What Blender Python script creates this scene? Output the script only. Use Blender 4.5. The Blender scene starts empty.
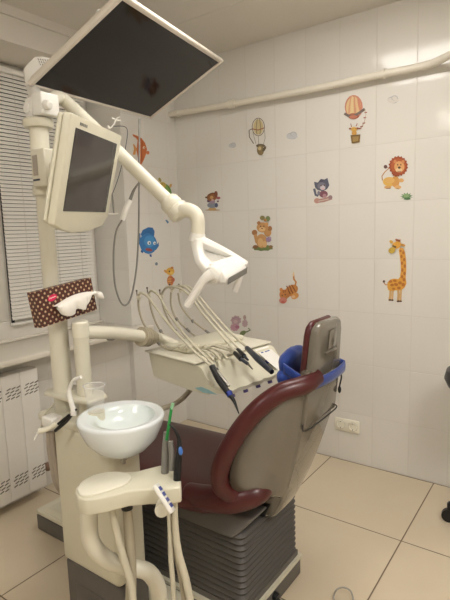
import bpy, math, random
from mathutils import Vector as V, Matrix
random.seed(4)
PI = math.pi
C = bpy.context.scene.collection
# ------------------------------------------------------------------ camera
FPX = 491.825
CAM = V((2.2745, -2.6222, 1.36857))
YAW, PITCH, ROLL = -0.627340, 0.141255, -0.0304322
fw = V((math.sin(YAW)*math.cos(PITCH), math.cos(YAW)*math.cos(PITCH), -math.sin(PITCH)))
rt = V((math.cos(YAW), -math.sin(YAW), 0)); up = rt.cross(fw)
rt, up = rt*math.cos(ROLL)+up*math.sin(ROLL), up*math.cos(ROLL)-rt*math.sin(ROLL)
cd = bpy.data.cameras.new('camera'); cam = bpy.data.objects.new('camera', cd); C.objects.link(cam)
m3 = Matrix((rt, up, -fw)).transposed()
cam.matrix_world = Matrix.Translation(CAM) @ m3.to_4x4()
cd.sensor_fit = 'VERTICAL'; cd.sensor_height = 36.0; cd.lens = FPX/600*36.0; cd.clip_start = .05
bpy.context.scene.camera = cam

def P(px, py, X=None, Y=None, Z=None, D=None):
    """point of the room seen at photo position px, py on a known plane or at a known depth"""
    d = fw + rt*((px-225)/FPX) - up*((py-300)/FPX)
    if D is not None: return CAM + d*D
    for i, v in enumerate((X, Y, Z)):
        if v is not None: return CAM + d*((v-CAM[i])/d[i])

# ------------------------------------------------------------------ materials
def lin(c):
    return tuple((x/12.92 if x <= .04045 else ((x+.055)/1.055)**2.4) for x in (v/255 for v in c)) + (1,)
def mat(name, rgb, rough=.5, metal=0, var=.04, scale=30, bump=0.0, bscale=200, trans=0, ior=1.45, coat=0, spec=.5, emit=None, sheen=0):
    m = bpy.data.materials.new(name); m.use_nodes = True
    nt = m.node_tree; N = nt.nodes; L = nt.links; b = N['Principled BSDF']
    b.inputs['Roughness'].default_value = rough; b.inputs['Metallic'].default_value = metal
    b.inputs['Transmission Weight'].default_value = trans; b.inputs['IOR'].default_value = ior
    b.inputs['Coat Weight'].default_value = coat; b.inputs['Specular IOR Level'].default_value = spec
    b.inputs['Sheen Weight'].default_value = sheen
    tc = N.new('ShaderNodeTexCoord'); nz = N.new('ShaderNodeTexNoise'); nz.inputs['Scale'].default_value = scale
    L.new(tc.outputs['Object'], nz.inputs['Vector'])
    mx = N.new('ShaderNodeMix'); mx.data_type = 'RGBA'
    c = lin(rgb)
    mx.inputs['A'].default_value = tuple(v*(1-var) for v in c[:3])+(1,)
    mx.inputs['B'].default_value = tuple(min(1, v*(1+var)) for v in c[:3])+(1,)
    L.new(nz.outputs['Fac'], mx.inputs['Factor']); L.new(mx.outputs['Result'], b.inputs['Base Color'])
    if bump:
        n2 = N.new('ShaderNodeTexNoise'); n2.inputs['Scale'].default_value = bscale
        L.new(tc.outputs['Object'], n2.inputs['Vector'])
        bp = N.new('ShaderNodeBump'); bp.inputs['Strength'].default_value = bump; bp.inputs['Distance'].default_value = .002
        L.new(n2.outputs['Fac'], bp.inputs['Height']); L.new(bp.outputs['Normal'], b.inputs['Normal'])
    if emit:
        b.inputs['Emission Color'].default_value = lin(emit[0]); b.inputs['Emission Strength'].default_value = emit[1]
    return m

def math_node(N, L, op, a, b=None, c=None):
    n = N.new('ShaderNodeMath'); n.operation = op
    for i, v in enumerate((a, b, c)):
        if v is None: continue
        if isinstance(v, (int, float)): n.inputs[i].default_value = v
        else: L.new(v, n.inputs[i])
    return n.outputs[0]

def tile_mat(name, rgb, grout, su, sv, ou, ov, axu, axv, gw, rough, tonevar=.03, bumpd=.0015, pillow=0.0, mottled=0, warp=0.0, tilt=0.0):
    """rectangular tiles laid on two world axes"""
    m = bpy.data.materials.new(name); m.use_nodes = True
    nt = m.node_tree; N = nt.nodes; L = nt.links; b = N['Principled BSDF']
    g = N.new('ShaderNodeNewGeometry'); s = N.new('ShaderNodeSeparateXYZ'); L.new(g.outputs['Position'], s.inputs[0])
    def cell(ax, off, size):
        t = math_node(N, L, 'DIVIDE', math_node(N, L, 'SUBTRACT', s.outputs[ax], off), size)
        fr = math_node(N, L, 'FRACT', t); fl = math_node(N, L, 'FLOOR', t)
        e = math_node(N, L, 'MULTIPLY', math_node(N, L, 'MINIMUM', fr, math_node(N, L, 'SUBTRACT', 1.0, fr)), size)
        return fr, fl, e
    fu, iu, eu = cell(axu, ou, su); fv, iv, ev = cell(axv, ov, sv)
    if axv == 2:      # the cut top course runs on to the ceiling without another joint
        ev = math_node(N, L, 'MAXIMUM', ev, math_node(N, L, 'MULTIPLY', math_node(N, L, 'GREATER_THAN', s.outputs[2], 2.2), .1))
        iv = math_node(N, L, 'MINIMUM', iv, 7)
    e = math_node(N, L, 'MINIMUM', eu, ev)
    mr = N.new('ShaderNodeMapRange'); mr.interpolation_type = 'SMOOTHSTEP'
    mr.inputs['From Min'].default_value = gw*.5; mr.inputs['From Max'].default_value = gw*.5+.0018
    L.new(e, mr.inputs['Value']); face = mr.outputs[0]
    cb = N.new('ShaderNodeCombineXYZ'); L.new(iu, cb.inputs[0]); L.new(iv, cb.inputs[1])
    wn = N.new('ShaderNodeTexWhiteNoise'); wn.noise_dimensions = '2D'; L.new(cb.outputs[0], wn.inputs['Vector'])
    tone = math_node(N, L, 'MULTIPLY_ADD', wn.outputs['Value'], tonevar*2, 1-tonevar)
    if mottled:
        nz = N.new('ShaderNodeTexNoise'); nz.inputs['Scale'].default_value = 5; nz.inputs['Detail'].default_value = 6
        L.new(g.outputs['Position'], nz.inputs['Vector'])
        tone = math_node(N, L, 'MULTIPLY', tone, math_node(N, L, 'MULTIPLY_ADD', nz.outputs['Fac'], mottled*2, 1-mottled))
    sc = N.new('ShaderNodeVectorMath'); sc.operation = 'SCALE'; sc.inputs[0].default_value = lin(rgb)[:3]; L.new(tone, sc.inputs['Scale'])
    mx = N.new('ShaderNodeMix'); mx.data_type = 'RGBA'; mx.inputs['A'].default_value = lin(grout)
    L.new(sc.outputs[0], mx.inputs['B']); L.new(face, mx.inputs['Factor']); L.new(mx.outputs['Result'], b.inputs['Base Color'])
    rr = math_node(N, L, 'MULTIPLY_ADD', face, rough-.8, .8); L.new(rr, b.inputs['Roughness'])
    h = face
    if pillow:
        m2 = N.new('ShaderNodeMapRange'); m2.interpolation_type = 'SMOOTHSTEP'
        m2.inputs['From Max'].default_value = .03; L.new(e, m2.inputs['Value'])
        h = math_node(N, L, 'MULTIPLY_ADD', m2.outputs[0], pillow, h)
    if warp:
        nw = N.new('ShaderNodeTexNoise'); nw.inputs['Scale'].default_value = 4; nw.inputs['Detail'].default_value = 2
        L.new(g.outputs['Position'], nw.inputs['Vector']); h = math_node(N, L, 'MULTIPLY_ADD', nw.outputs['Fac'], warp, h)
    bp = N.new('ShaderNodeBump'); bp.inputs['Strength'].default_value = 1; bp.inputs['Distance'].default_value = bumpd
    L.new(h, bp.inputs['Height']); L.new(bp.outputs['Normal'], b.inputs['Normal'])
    return m

# ------------------------------------------------------------------ mesh builder
WL = {}
def link(o, parent=None, wloc=V((0, 0, 0))):
    C.objects.link(o); WL[o.name] = V(wloc)
    if parent: o.parent = parent; o.location = V(wloc)-WL[parent.name]
    else: o.location = wloc
    return o
def tag(o, label=None, cat=None, group=None, kind=None):
    for k, v in (('label', label), ('category', cat), ('group', group), ('kind', kind)):
        if v: o[k] = v
    return o
def thing(name, loc, label, cat, group=None):
    o = bpy.data.objects.new(name, None); o.empty_display_size = .05
    link(o, None, V(loc)); return tag(o, label, cat, group)

def smooth_path(pts, n=6):
    pts = [V(p) for p in pts]
    if len(pts) < 3: return pts
    out = []
    q = [pts[0]*2-pts[1]]+pts+[pts[-1]*2-pts[-2]]
    for i in range(1, len(q)-2):
        a, b, c, d = q[i-1:i+3]
        for k in range(n):
            t = k/n
            out.append(.5*((2*b)+(c-a)*t+(2*a-5*b+4*c-d)*t*t+(3*b-a-3*c+d)*t**3))
    out.append(pts[-1]); return out

class MB:
    def __init__(s): s.v = []; s.f = []; s.m = []; s.mi = 0
    def add(s, vs, fs):
        o = len(s.v); s.v += [V(v) for v in vs]
        s.f += [tuple(i+o for i in f) for f in fs]; s.m += [s.mi]*len(fs); return s
    def box(s, a, b, M=None):
        a, b = V(a), V(b)
        vs = [V((x, y, z)) for x in (a.x, b.x) for y in (a.y, b.y) for z in (a.z, b.z)]
        if M: vs = [M @ v for v in vs]
        return s.add(vs, [(0, 1, 3, 2), (4, 6, 7, 5), (0, 4, 5, 1), (2, 3, 7, 6), (0, 2, 6, 4), (1, 5, 7, 3)])
    def frame_box(s, o, ex, ey, ez):
        """box from corner o with three edge vectors"""
        o, ex, ey, ez = V(o), V(ex), V(ey), V(ez)
        if ex.cross(ey).dot(ez) < 0: ex, ey = ey, ex
        vs = [o+ex*i+ey*j+ez*k for i in (0, 1) for j in (0, 1) for k in (0, 1)]
        return s.add(vs, [(0, 1, 3, 2), (4, 6, 7, 5), (0, 4, 5, 1), (2, 3, 7, 6), (0, 2, 6, 4), (1, 5, 7, 3)])
    def prism(s, poly, d):
        """closed 3D polygon extruded by vector d"""
        poly = [V(p) for p in poly]; d = V(d); n = len(poly)
        nn = V((0, 0, 0))
        for i in range(n): nn += (poly[i]-poly[0]).cross(poly[(i+1) % n]-poly[0])
        if nn.dot(d) > 0: poly = poly[::-1]
        return s.add(poly+[p+d for p in poly], [tuple(range(n)), tuple(range(2*n-1, n-1, -1))]+[(i, i+n, (i+1) % n+n, (i+1) % n) for i in range(n)])
    def rings(s, rings, cap=True, closed=True):
        n = len(rings[0]); vs = [p for r in rings for p in r]; fs = []
        for i in range(len(rings)-1):
            for j in range(n if closed else n-1):
                k = (j+1) % n; fs.append((i*n+j, i*n+k, (i+1)*n+k, (i+1)*n+j))
        if cap and closed:
            fs.append(tuple(range(n))[::-1]); fs.append(tuple(range((len(rings)-1)*n, len(rings)*n)))
        return s.add(vs, fs)
    def tube(s, pts, r, n=12, smooth=6, cap=True, flat=1.0):
        path = smooth_path(pts, smooth) if smooth else [V(p) for p in pts]
        if not isinstance(r, (list, tuple)): r = [r]*len(pts)
        k = len(path); T = [(path[min(i+1, k-1)]-path[max(i-1, 0)]).normalized() for i in range(k)]
        u = T[0].cross(V((0, 0, 1)))
        if u.length < .05: u = T[0].cross(V((1, 0, 0)))
        u.normalize(); R = []
        for i, p in enumerate(path):
            u = (u-T[i]*u.dot(T[i])).normalized(); w = T[i].cross(u)
            f = i/(k-1)*(len(r)-1); a = int(min(f, len(r)-2)); rr = r[a]+(r[a+1]-r[a])*(f-a)
            R.append([p+u*(rr*math.cos(2*PI*j/n))+w*(rr*flat*math.sin(2*PI*j/n)) for j in range(n)])
        return s.rings(R, cap)
    def cyl(s, a, b, r0, r1=None, n=24):
        return s.tube([a, b], [r0, r0 if r1 is None else r1], n, 0)
    def lathe(s, c, prof, n=40, axis=V((0, 0, 1)), cap=False, sy=1.0):
        c = V(c); axis = V(axis).normalized(); u = axis.cross(V((0, 1, 0.01))).normalized(); w = axis.cross(u)
        return s.rings([[c+axis*z+u*(r*math.cos(2*PI*j/n))+w*(r*sy*math.sin(2*PI*j/n)) for j in range(n)] for r, z in prof], cap)
    def ball(s, c, rx, ry=None, rz=None, n=16, M=None):
        ry = rx if ry is None else ry; rz = rx if rz is None else rz; c = V(c)
        R = []
        for i in range(1, n//2+4):
            a = PI*(i-.0)/(n//2+4)
            R.append([V((rx*math.sin(a)*math.cos(2*PI*j/n), ry*math.sin(a)*math.sin(2*PI*j/n), -rz*math.cos(a))) for j in range(n)])
        if M: R = [[M @ p for p in r] for r in R]
        return s.rings([[c+p for p in r] for r in R], True)
    def grid(s, rows):
        m = len(rows[0])
        return s.add([p for r in rows for p in r], [(i*m+j, i*m+j+1, (i+1)*m+j+1, (i+1)*m+j) for i in range(len(rows)-1) for j in range(m-1)])
    def build(s, name, mats, parent=None, bevel=0, seg=2, sub=0, solid=0, sharp=38, bang=40, kind=None):
        mats = mats if isinstance(mats, (list, tuple)) else [mats]
        lo = V([min(v[i] for v in s.v) for i in range(3)]); hi = V([max(v[i] for v in s.v) for i in range(3)])
        c = (lo+hi)/2
        me = bpy.data.meshes.new(name); me.from_pydata([v-c for v in s.v], [], s.f); me.update()
        for mm in mats: me.materials.append(mm)
        for p, i in zip(me.polygons, s.m): p.material_index = i; p.use_smooth = True
        import bmesh
        bm = bmesh.new(); bm.from_mesh(me); bmesh.ops.recalc_face_normals(bm, faces=bm.faces)
        for e in bm.edges:
            if len(e.link_faces) == 2 and e.calc_face_angle(0) > math.radians(sharp): e.smooth = False
        bm.to_mesh(me); bm.free()
        o = bpy.data.objects.new(name, me); link(o, parent, c)
        if solid:
            md = o.modifiers.new('thickness', 'SOLIDIFY'); md.thickness = solid; md.offset = 0
        if bevel:
            md = o.modifiers.new('bevel', 'BEVEL'); md.width = bevel; md.segments = seg; md.limit_method = 'ANGLE'; md.angle_limit = math.radians(bang); md.harden_normals = False
            for e in me.edges: e.use_edge_sharp = False
        if sub:
            md = o.modifiers.new('subdivision', 'SUBSURF'); md.levels = sub; md.render_levels = sub
            for e in me.edges: e.use_edge_sharp = False
        if kind: o['kind'] = kind
        return o

# ------------------------------------------------------------------ palette
M = {}
M['cream'] = mat('cream_plastic', (216, 212, 192), .32, var=.015, coat=.15)
M['cream2'] = mat('cream_metal_paint', (216, 212, 194), .3, var=.015, coat=.2)
M['ivory'] = mat('ivory_plastic', (228, 224, 207), .35, var=.015)
M['hose'] = mat('silicone_hose', (200, 194, 174), .45, var=.02)
M['bandhose'] = mat('banded_hose', (176, 167, 146), .55, var=.03)
M['white'] = mat('white_plastic', (236, 234, 228), .35, var=.01)
M['ceramic'] = mat('white_ceramic', (228, 234, 236), .12, var=.006, coat=.5)
M['burg'] = mat('burgundy_vinyl', (72, 20, 22), .36, var=.08, bump=.12, bscale=300, coat=.1)
M['shell'] = mat('grey_plastic_shell', (108, 102, 91), .16, var=.02, coat=.6)
M['bellow'] = mat('dark_grey_rubber', (80, 77, 74), .5, var=.05)
M['darkbase'] = mat('dark_grey_base_plastic', (96, 92, 88), .45, var=.04)
M['black'] = mat('black_plastic', (22, 22, 24), .35, var=.05)
M['darkgrip'] = mat('dark_slate_grip', (52, 56, 66), .4, var=.05)
M['grey'] = mat('grey_plastic', (128, 126, 120), .4, var=.03)
M['steel'] = mat('brushed_steel', (170, 166, 158), .28, metal=1, var=.04)
M['blue'] = mat('royal_blue_cloth', (18, 54, 134), .7, var=.12, scale=60, bump=.4, bscale=120, sheen=.3)
M['bluedot'] = mat('blue_button', (44, 62, 150), .4, var=.03)
M['purple'] = mat('violet_knob', (78, 70, 122), .4, var=.03)
M['green'] = mat('green_plastic', (34, 142, 66), .35, var=.04)
M['screen'] = mat('black_screen_glass', (24, 21, 21), .08, var=.02, spec=.35)
M['screen2'] = mat('grey_screen_glass', (66, 62, 60), .1, var=.03, spec=.4)
M['bezel'] = mat('tv_white_bezel', (224, 216, 204), .3, var=.01)
M['silver'] = mat('silver_trim', (170, 162, 152), .3, metal=.6, var=.02)
M['aqua'] = mat('pale_blue_trim', (150, 190, 196), .4, var=.02)
M['clear'] = mat('clear_plastic', (240, 240, 238), .12, var=.0)
M['clear'].node_tree.nodes['Principled BSDF'].inputs['Alpha'].default_value = .10
M['rimclear'] = mat('clear_rim', (240, 240, 238), .15, var=.0); M['rimclear'].node_tree.nodes['Principled BSDF'].inputs['Alpha'].default_value = .5
M['paint'] = mat('white_wall_paint', (226, 222, 214), .7, var=.015, scale=8)
M['ceil'] = mat('ceiling_paint', (226, 221, 212), .75, var=.02, scale=6)
M['pvc'] = mat('white_pvc', (232, 228, 220), .3, var=.015)
M['sill'] = mat('white_sill', (232, 226, 214), .3, var=.012)
M['blind'] = mat('white_blind_slat', (242, 240, 234), .45, var=.01)
M['cord'] = mat('blind_cord', (214, 210, 200), .7)
M['night'] = mat('night_window_glass', (16, 16, 18), .05, var=.02, coat=.5)
M['rad'] = mat('white_radiator_enamel', (238, 235, 229), .3, var=.01)
M['slot'] = mat('dark_slot', (66, 62, 58), .7)
M['slot2'] = mat('radiator_slot', (128, 122, 114), .7)
M['pipe'] = mat('painted_pipe', (232, 226, 212), .35, var=.02)
M['socket'] = mat('socket_plastic', (244, 240, 224), .35, var=.01)
M['paper'] = mat('tissue_paper', (240, 236, 228), .8, var=.02, bump=.2, bscale=40)
M['pink'] = mat('pink_logo', (226, 36, 96), .5)
M['metalpin'] = mat('metal_pin', (120, 112, 102), .35, metal=.8)
M['tiles'] = tile_mat('white_wall_tiles', (228, 225, 219), (216, 212, 205), .2, .2975, .175, 0, 0, 2, .0018, .13, tonevar=.015, bumpd=.0007, pillow=.5, warp=1.2)
M['tilesL'] = tile_mat('white_wall_tiles_window_side', (228, 225, 219), (216, 212, 205), .2, .2975, -.09, 0, 1, 2, .0018, .13, tonevar=.015, bumpd=.0007, pillow=.5, warp=1.2)
M['tilesJ'] = tile_mat('white_jamb_tiles', (228, 225, 219), (216, 212, 205), .6, .2, -.4, .136, 0, 2, .0018, .13, tonevar=.015, bumpd=.0007, pillow=.5, warp=1.2)
M['floor'] = tile_mat('beige_floor_tiles', (212, 197, 172), (124, 106, 86), .585, .585, 1.126, -.588, 0, 1, .0035, .3, tonevar=.012, bumpd=.0012, mottled=.05)

# ------------------------------------------------------------------ the room
CH = 2.453; XR = 3.7; YF = -4.3; NY = -.49; ZN = 2.29; ZS = .785
def struct(name, mb, m, **k): return mb.build(name, m, kind='structure', **k)
struct('floor', MB().box((-.4, YF-.1, -.1), (XR+.1, .1, 0)), M['floor'])
cm = M['ceil'].copy(); cm.name = 'ceiling_panels'
# fine joints between ceiling panels
nt = cm.node_tree; N = nt.nodes; L = nt.links
g = N.new('ShaderNodeNewGeometry'); s_ = N.new('ShaderNodeSeparateXYZ'); L.new(g.outputs['Position'], s_.inputs[0])
fr = math_node(N, L, 'FRACT', math_node(N, L, 'DIVIDE', math_node(N, L, 'ADD', s_.outputs[1], .492), 1.2))
ed = math_node(N, L, 'MINIMUM', fr, math_node(N, L, 'SUBTRACT', 1.0, fr))
mr = N.new('ShaderNodeMapRange'); mr.inputs['From Min'].default_value = 0; mr.inputs['From Max'].default_value = .003; L.new(ed, mr.inputs['Value'])
bp = N.new('ShaderNodeBump'); bp.inputs['Distance'].default_value = .004; L.new(mr.outputs[0], bp.inputs['Height']); L.new(bp.outputs['Normal'], N['Principled BSDF'].inputs['Normal'])
struct('ceiling', MB().box((-.4, YF-.1, CH), (XR+.1, .1, CH+.1)), cm)
struct('wall_back', MB().box((-.4, 0, 0), (XR+.1, .1, CH)), M['tiles'])
struct('wall_right', MB().box((XR, YF, 0), (XR+.1, 0, CH)), M['paint'])
struct('wall_front', MB().box((-.4, YF-.1, 0), (XR+.1, YF, CH)), M['paint'])
# window side: tiled pier by the corner, lintel over the niche, parapet under the sill
struct('wall_left', MB().box((-.4, NY, 0), (0, 0, CH)), M['tilesL'])
struct('trim_1', MB().box((-.30, NY-.004, 0), (-.0005, NY, ZN)), M['tilesJ'])
struct('trim_2', MB().box((-.4, YF, ZN), (0, NY, CH)).box((0, YF, CH-.045), (.012, NY, CH)), M['ceil'])
struct('trim_3', MB().box((-.4, YF, 0), (-.04, NY-.004, ZS-.03)), M['tilesL'])
struct('trim_4', MB().box((-.4, YF, ZS-.03), (-.305, -1.9, ZN)), M['paint'])
# window: two sashes and dark night glass
wn = MB()
y0, y1 = -1.9, NY-.004
wn.box((-.36, y0, ZS-.03), (-.30, y1, .90)).box((-.36, y0, ZN-.05), (-.30, y1, ZN))
for a, b in ((y0, y0+.06), (-1.36, -1.112), (y1-.05, y1)): wn.box((-.36, a, .9001), (-.30, b, ZN-.0501))
wf = struct('window_1', wn, M['pvc'], bevel=.004)
MB().box((-.345, -1.84, ZS+.04), (-.33, -1.36, ZN-.05)).box((-.345, -1.112, ZS+.04), (-.33, y1-.05, ZN-.05)).build('window_pane', M['night'], wf)
MB().box((-.30, -1.122, ZS+.10), (-.296, -1.104, ZN-.05)).build('window_shadow_strip', M['black'], wf)  # black strip painted in for the shadow between blind and mullion
struct('trim_5', MB().box((-.305, YF, ZS-.03), (.10, NY-.004, ZS)).box((.0, NY-.004, ZS-.03), (.10, -.40, ZS)).box((-.305, y0, ZS), (-.27, NY-.004, ZS+.016)), M['sill'], bevel=.006)

# blinds
BY0, BY1, BZ0, BZ1 = -1.135, -.535, .875, 2.262
bl = thing('window_blind', (-.28, (BY0+BY1)/2, BZ1), 'white horizontal venetian blind hanging closed in the window niche', 'blind')
MB().box((-.297, BY0, BZ1-.028), (-.262, BY1, BZ1)).build('headrail', M['blind'], bl, bevel=.003)
sl = MB(); n = 64; pitch = (BZ1-.04-BZ0-.02)/n
for i in range(n):
    z = BZ1-.04-pitch*i
    a, b = V((-.270, 0, z-.0096)), V((-.277, 0, z+.0086)); md = (a+b)/2+V((.0028, 0, .0012))
    sl.rings([[V((p.x, y, p.z))+o for p, o in ((a, V((0, 0, 0))), (md, V((0, 0, 0))), (b, V((0, 0, 0))), (b, V((-.0008, 0, -.0006))), (md, V((-.0008, 0, -.0006))), (a, V((-.0008, 0, -.0006))))] for y in (BY0+.004, BY1-.004)])
sl.build('slats', M['blind'], bl)
MB().box((-.29, BY0, BZ0), (-.268, BY1, BZ0+.014)).build('bottom_rail', M['blind'], bl, bevel=.002)
cds = MB()
for y in (BY0+.13, (BY0+BY1)/2+.03, BY1-.1): cds.cyl((-.2665, y, BZ0), (-.2665, y, BZ1-.02), .0011, n=6)
cds.build('ladder_cord', M['cord'], bl)

# radiator
rx, rz0, rz1, ry1 = .05, .06, .70, -1.21
rd = thing('radiator', (0, ry1-.5, .0), 'white sectional radiator with slotted front under the window sill', 'radiator')
for i in range(9):
    y = ry1-.1*i
    MB().box((rx-.075, y-.099, rz0), (rx, y, rz1)).build('radiator_section', M['rad'], rd, bevel=.004, seg=2)
stu = MB(); stl = MB()
for i in range(9):
    yc = ry1-.1*i-.05
    for zc, st in ((rz1-.10, stu), (rz0+.09, stl)):
        for r_ in range(4):
            for k in range(3):
                y = yc-.031+k*.026+(.008 if r_ % 2 else 0); z = zc-.024+r_*.016
                st.frame_box((rx-.002, y, z), (.0035, 0, 0), (0, .02, .006), (0, -.001, .0055))
stu.build('upper_vent_slots', M['slot2'], rd); stl.build('lower_vent_slots', M['slot2'], rd)
MB().cyl((.0, ry1+.0, .13), (.0, ry1+.03, .13), .012).ball((.0, ry1+.045, .13), .024).build('valve', mat('old_valve', (132, 104, 86), .5), rd)

# pipe along the back wall
pz = 2.105
pp = thing('heating_pipe', (.9, -.04, pz), 'cream painted pipe running along the back wall under the ceiling', 'pipe')
pts = [P(160, 116, Y=-.045), P(232, 104, Y=-.045), P(300, 91.5, Y=-.045), P(337, 84, Y=-.045), P(376, 75.5, Y=-.045), P(412, 68.5, Y=-.045), P(432, 63.5, Y=-.05), P(446, 57, Y=-.09), P(462, 50, Y=-.16), P(500, 40, Y=-.28)]
MB().tube(pts, .0185, 16).build('pipe_run', M['pipe'], pp)
a = P(229, 104.5, Y=-.045); b = P(235, 103.5, Y=-.045)
MB().cyl(a, b, .026).build('pipe_coupling', M['pipe'], pp)
for px, py in ((178, 113.5), (384, 74)):
    a = P(px, py, Y=-.045)
    MB().cyl(a+V((-.006, 0, 0)), a+V((.006, 0, 0)), .023).cyl(a, (a.x, 0, a.z), .006).build('pipe_clip', M['pipe'], pp)

# socket
sk = thing('wall_socket', (1.228, 0, .22), 'cream double wall socket low on the tiled wall', 'socket')
MB().box((1.153, -.009, .183), (1.302, 0, .258)).build('socket_plate', M['socket'], sk, bevel=.003)
for x in (1.190, 1.264):
    MB().lathe((x, -.0095, .2205), [(.026, 0), (.024, -.004), (.0205, -.004), (.0185, .006), (0.001, .006)], axis=V((0, 1, 0))).build('socket_insert', M['socket'], sk)
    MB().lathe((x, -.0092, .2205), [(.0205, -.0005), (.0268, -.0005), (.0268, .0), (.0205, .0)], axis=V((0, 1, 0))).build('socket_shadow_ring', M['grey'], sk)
    MB().cyl((x-.0095, -.0045, .2205), (x-.0095, -.0030, .2205), .0035).cyl((x+.0095, -.0045, .2205), (x+.0095, -.003, .2205), .0035).box((x-.0025, -.0125, .2375), (x+.0025, -.004, .241)).box((x-.0025, -.0125, .2), (x+.0025, -.004, .2035)).build('socket_contact', M['slot'], sk)

# ceiling light over the chair, plus two added fill panels
lightmat = mat('lit_diffuser', (255, 255, 255), .5, emit=((255, 250, 243), 11.0))
lightmat2 = mat('fill_diffuser_right', (255, 255, 255), .5, emit=((255, 250, 243), 29.0))
lightmat3 = mat('fill_diffuser_window_side', (255, 255, 255), .5, emit=((255, 250, 243), 12.0))
def lamp(cx, cy, w, d, label, lm):
    t = thing('ceiling_light', (cx, cy, CH), label, 'ceiling light', 'ceiling lights')
    f = MB(); z = CH-.03
    f.box((cx-w/2, cy-d/2, CH-.012), (cx+w/2, cy+d/2, CH))
    f.build('light_frame', M['white'], t)
    MB().box((cx-w/2+.01, cy-d/2+.01, z), (cx+w/2-.01, cy+d/2-.01, CH-.013)).build('light_diffuser', lm, t)
lamp(1.42, -1.0, .6, .6, 'square ceiling light over the dental chair', lightmat)
lamp(2.95, -2.1, .6, .6, 'added square fill panel on the ceiling at the right, out of view', lightmat2)  # unseen panel added to fill the room from the right
lamp(1.3, -3.1, .6, .6, 'added square fill panel on the ceiling, window side behind the viewer', lightmat3)  # unseen panel added to brighten the blind and the front faces

# ------------------------------------------------------------------ wall stickers
SC = {}
def smat(rgb):
    k = tuple(rgb)
    if k not in SC: SC[k] = mat('sticker_print_%d' % len(SC), tuple(.86*a+.14*b for a, b in zip(rgb, (226, 216, 200))), .35, var=.05, scale=150)
    return SC[k]
def ell(cx, cy, rx, ry=None, rot=0, n=18, a0=0, a1=360, wob=0, k=0):
    ry = rx if ry is None else ry; r = math.radians(rot); out = []
    full = (a1-a0) >= 360
    for i in range(n if full else n+1):
        a = math.radians(a0+(a1-a0)*i/n); q = 1+(wob if i % 2 else -wob)
        x, y = rx*q*math.cos(a), ry*q*math.sin(a)
        out.append((cx+x*math.cos(r)-y*math.sin(r), cy+x*math.sin(r)+y*math.cos(r)))
    return out
def line(pts, w):
    L_, R_ = [], []
    for i, p in enumerate(pts):
        a = pts[max(i-1, 0)]; b = pts[min(i+1, len(pts)-1)]
        dx, dy = b[0]-a[0], b[1]-a[1]; l = math.hypot(dx, dy) or 1
        L_.append((p[0]-dy/l*w/2, p[1]+dx/l*w/2)); R_.append((p[0]+dy/l*w/2, p[1]-dx/l*w/2))
    return L_+R_[::-1]
def sticker(name, label, cat, org, sc, wall, parts, group=None):
    """flat vinyl decal: parts = [(part name, [(rgb, outline), ...])], outlines measured on the wall"""
    def W(p, off):
        px, py = org[0]+p[0]/sc, org[1]+p[1]/sc
        q = P(px, py, Y=0) if wall == 'back' else P(px, py, X=0)
        if wall == 'back': q.y = -off
        else: q.x = off
        return q
    ctr = [p for _, l in parts for _, o in l for p in o]
    cx = sum(p[0] for p in ctr)/len(ctr); cy = sum(p[1] for p in ctr)/len(ctr)
    t = thing(name, W((cx, cy), 0), label, cat, group or 'wall stickers'); off = .0005
    for pn, l in parts:
        mb = MB(); cols = []
        for rgb, o in l:
            if tuple(rgb) not in cols: cols.append(tuple(rgb))
            mb.mi = cols.index(tuple(rgb)); off += .00022
            d = V((0, -.0002, 0)) if wall == 'back' else V((.0002, 0, 0))
            mb.prism([W(p, off) for p in o], d)
        mb.build(pn, [smat(c) for c in cols], t)
BR, OR, YE, CRM, DK = (142, 66, 30), (206, 128, 52), (226, 176, 78), (240, 206, 150), (70, 40, 28)
# right balloon with a little giraffe in the basket
B = []
B.append(('balloon_envelope', [((204, 130, 108), ell(188, 170, 90, 120, 0)), ((226, 196, 140), ell(186, 176, 74, 106)), ((216, 158, 120), ell(150, 160, 12, 100, 8)), ((228, 200, 146), ell(170, 165, 14, 106, 3)), ((212, 148, 112), ell(200, 160, 12, 108, -3)), ((226, 190, 140), ell(222, 165, 14, 100, -8)), ((206, 128, 100), ell(246, 160, 12, 84, -12)), ((170, 90, 66), ell(186, 262, 56, 30))]))
B.append(('garland', [((104, 92, 88), line([(95, 235), (140, 262), (190, 262), (250, 226), (300, 190)], 26)), ((186, 108, 82), ell(186, 268, 40, 16))] + [((154, 60, 66), ell(x, y, 15, 6, -10)) for x, y in ((310, 226), (300, 278), (290, 332), (268, 366), (252, 386))] + [((190, 160, 130), line([(300, 190), (312, 250), (296, 320), (250, 400)], 4))]))
B.append(('giraffe', [(BR, line([(168, 372), (160, 336)], 7)), (BR, line([(214, 362), (226, 336)], 7)), (YE, ell(194, 394, 30, 24)), ((206, 150, 66), ell(196, 434, 24, 30)), (DK, ell(184, 388, 4)), (DK, ell(206, 388, 4)), (BR, ell(156, 388, 14, 8)), (BR, ell(230, 384, 14, 8))]))
B.append(('basket', [((122, 92, 48), [(160, 458), (258, 450), (250, 524), (172, 536)]), ((160, 128, 72), [(180, 470), (240, 464), (236, 510), (186, 520)]), ((90, 66, 36), line([(160, 458), (258, 450)], 8))]))
sticker('balloon_sticker', 'red striped hot air balloon sticker with giraffe in basket, under the pipe', 'wall sticker', (335, 90), 10, 'back', B)
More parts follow.
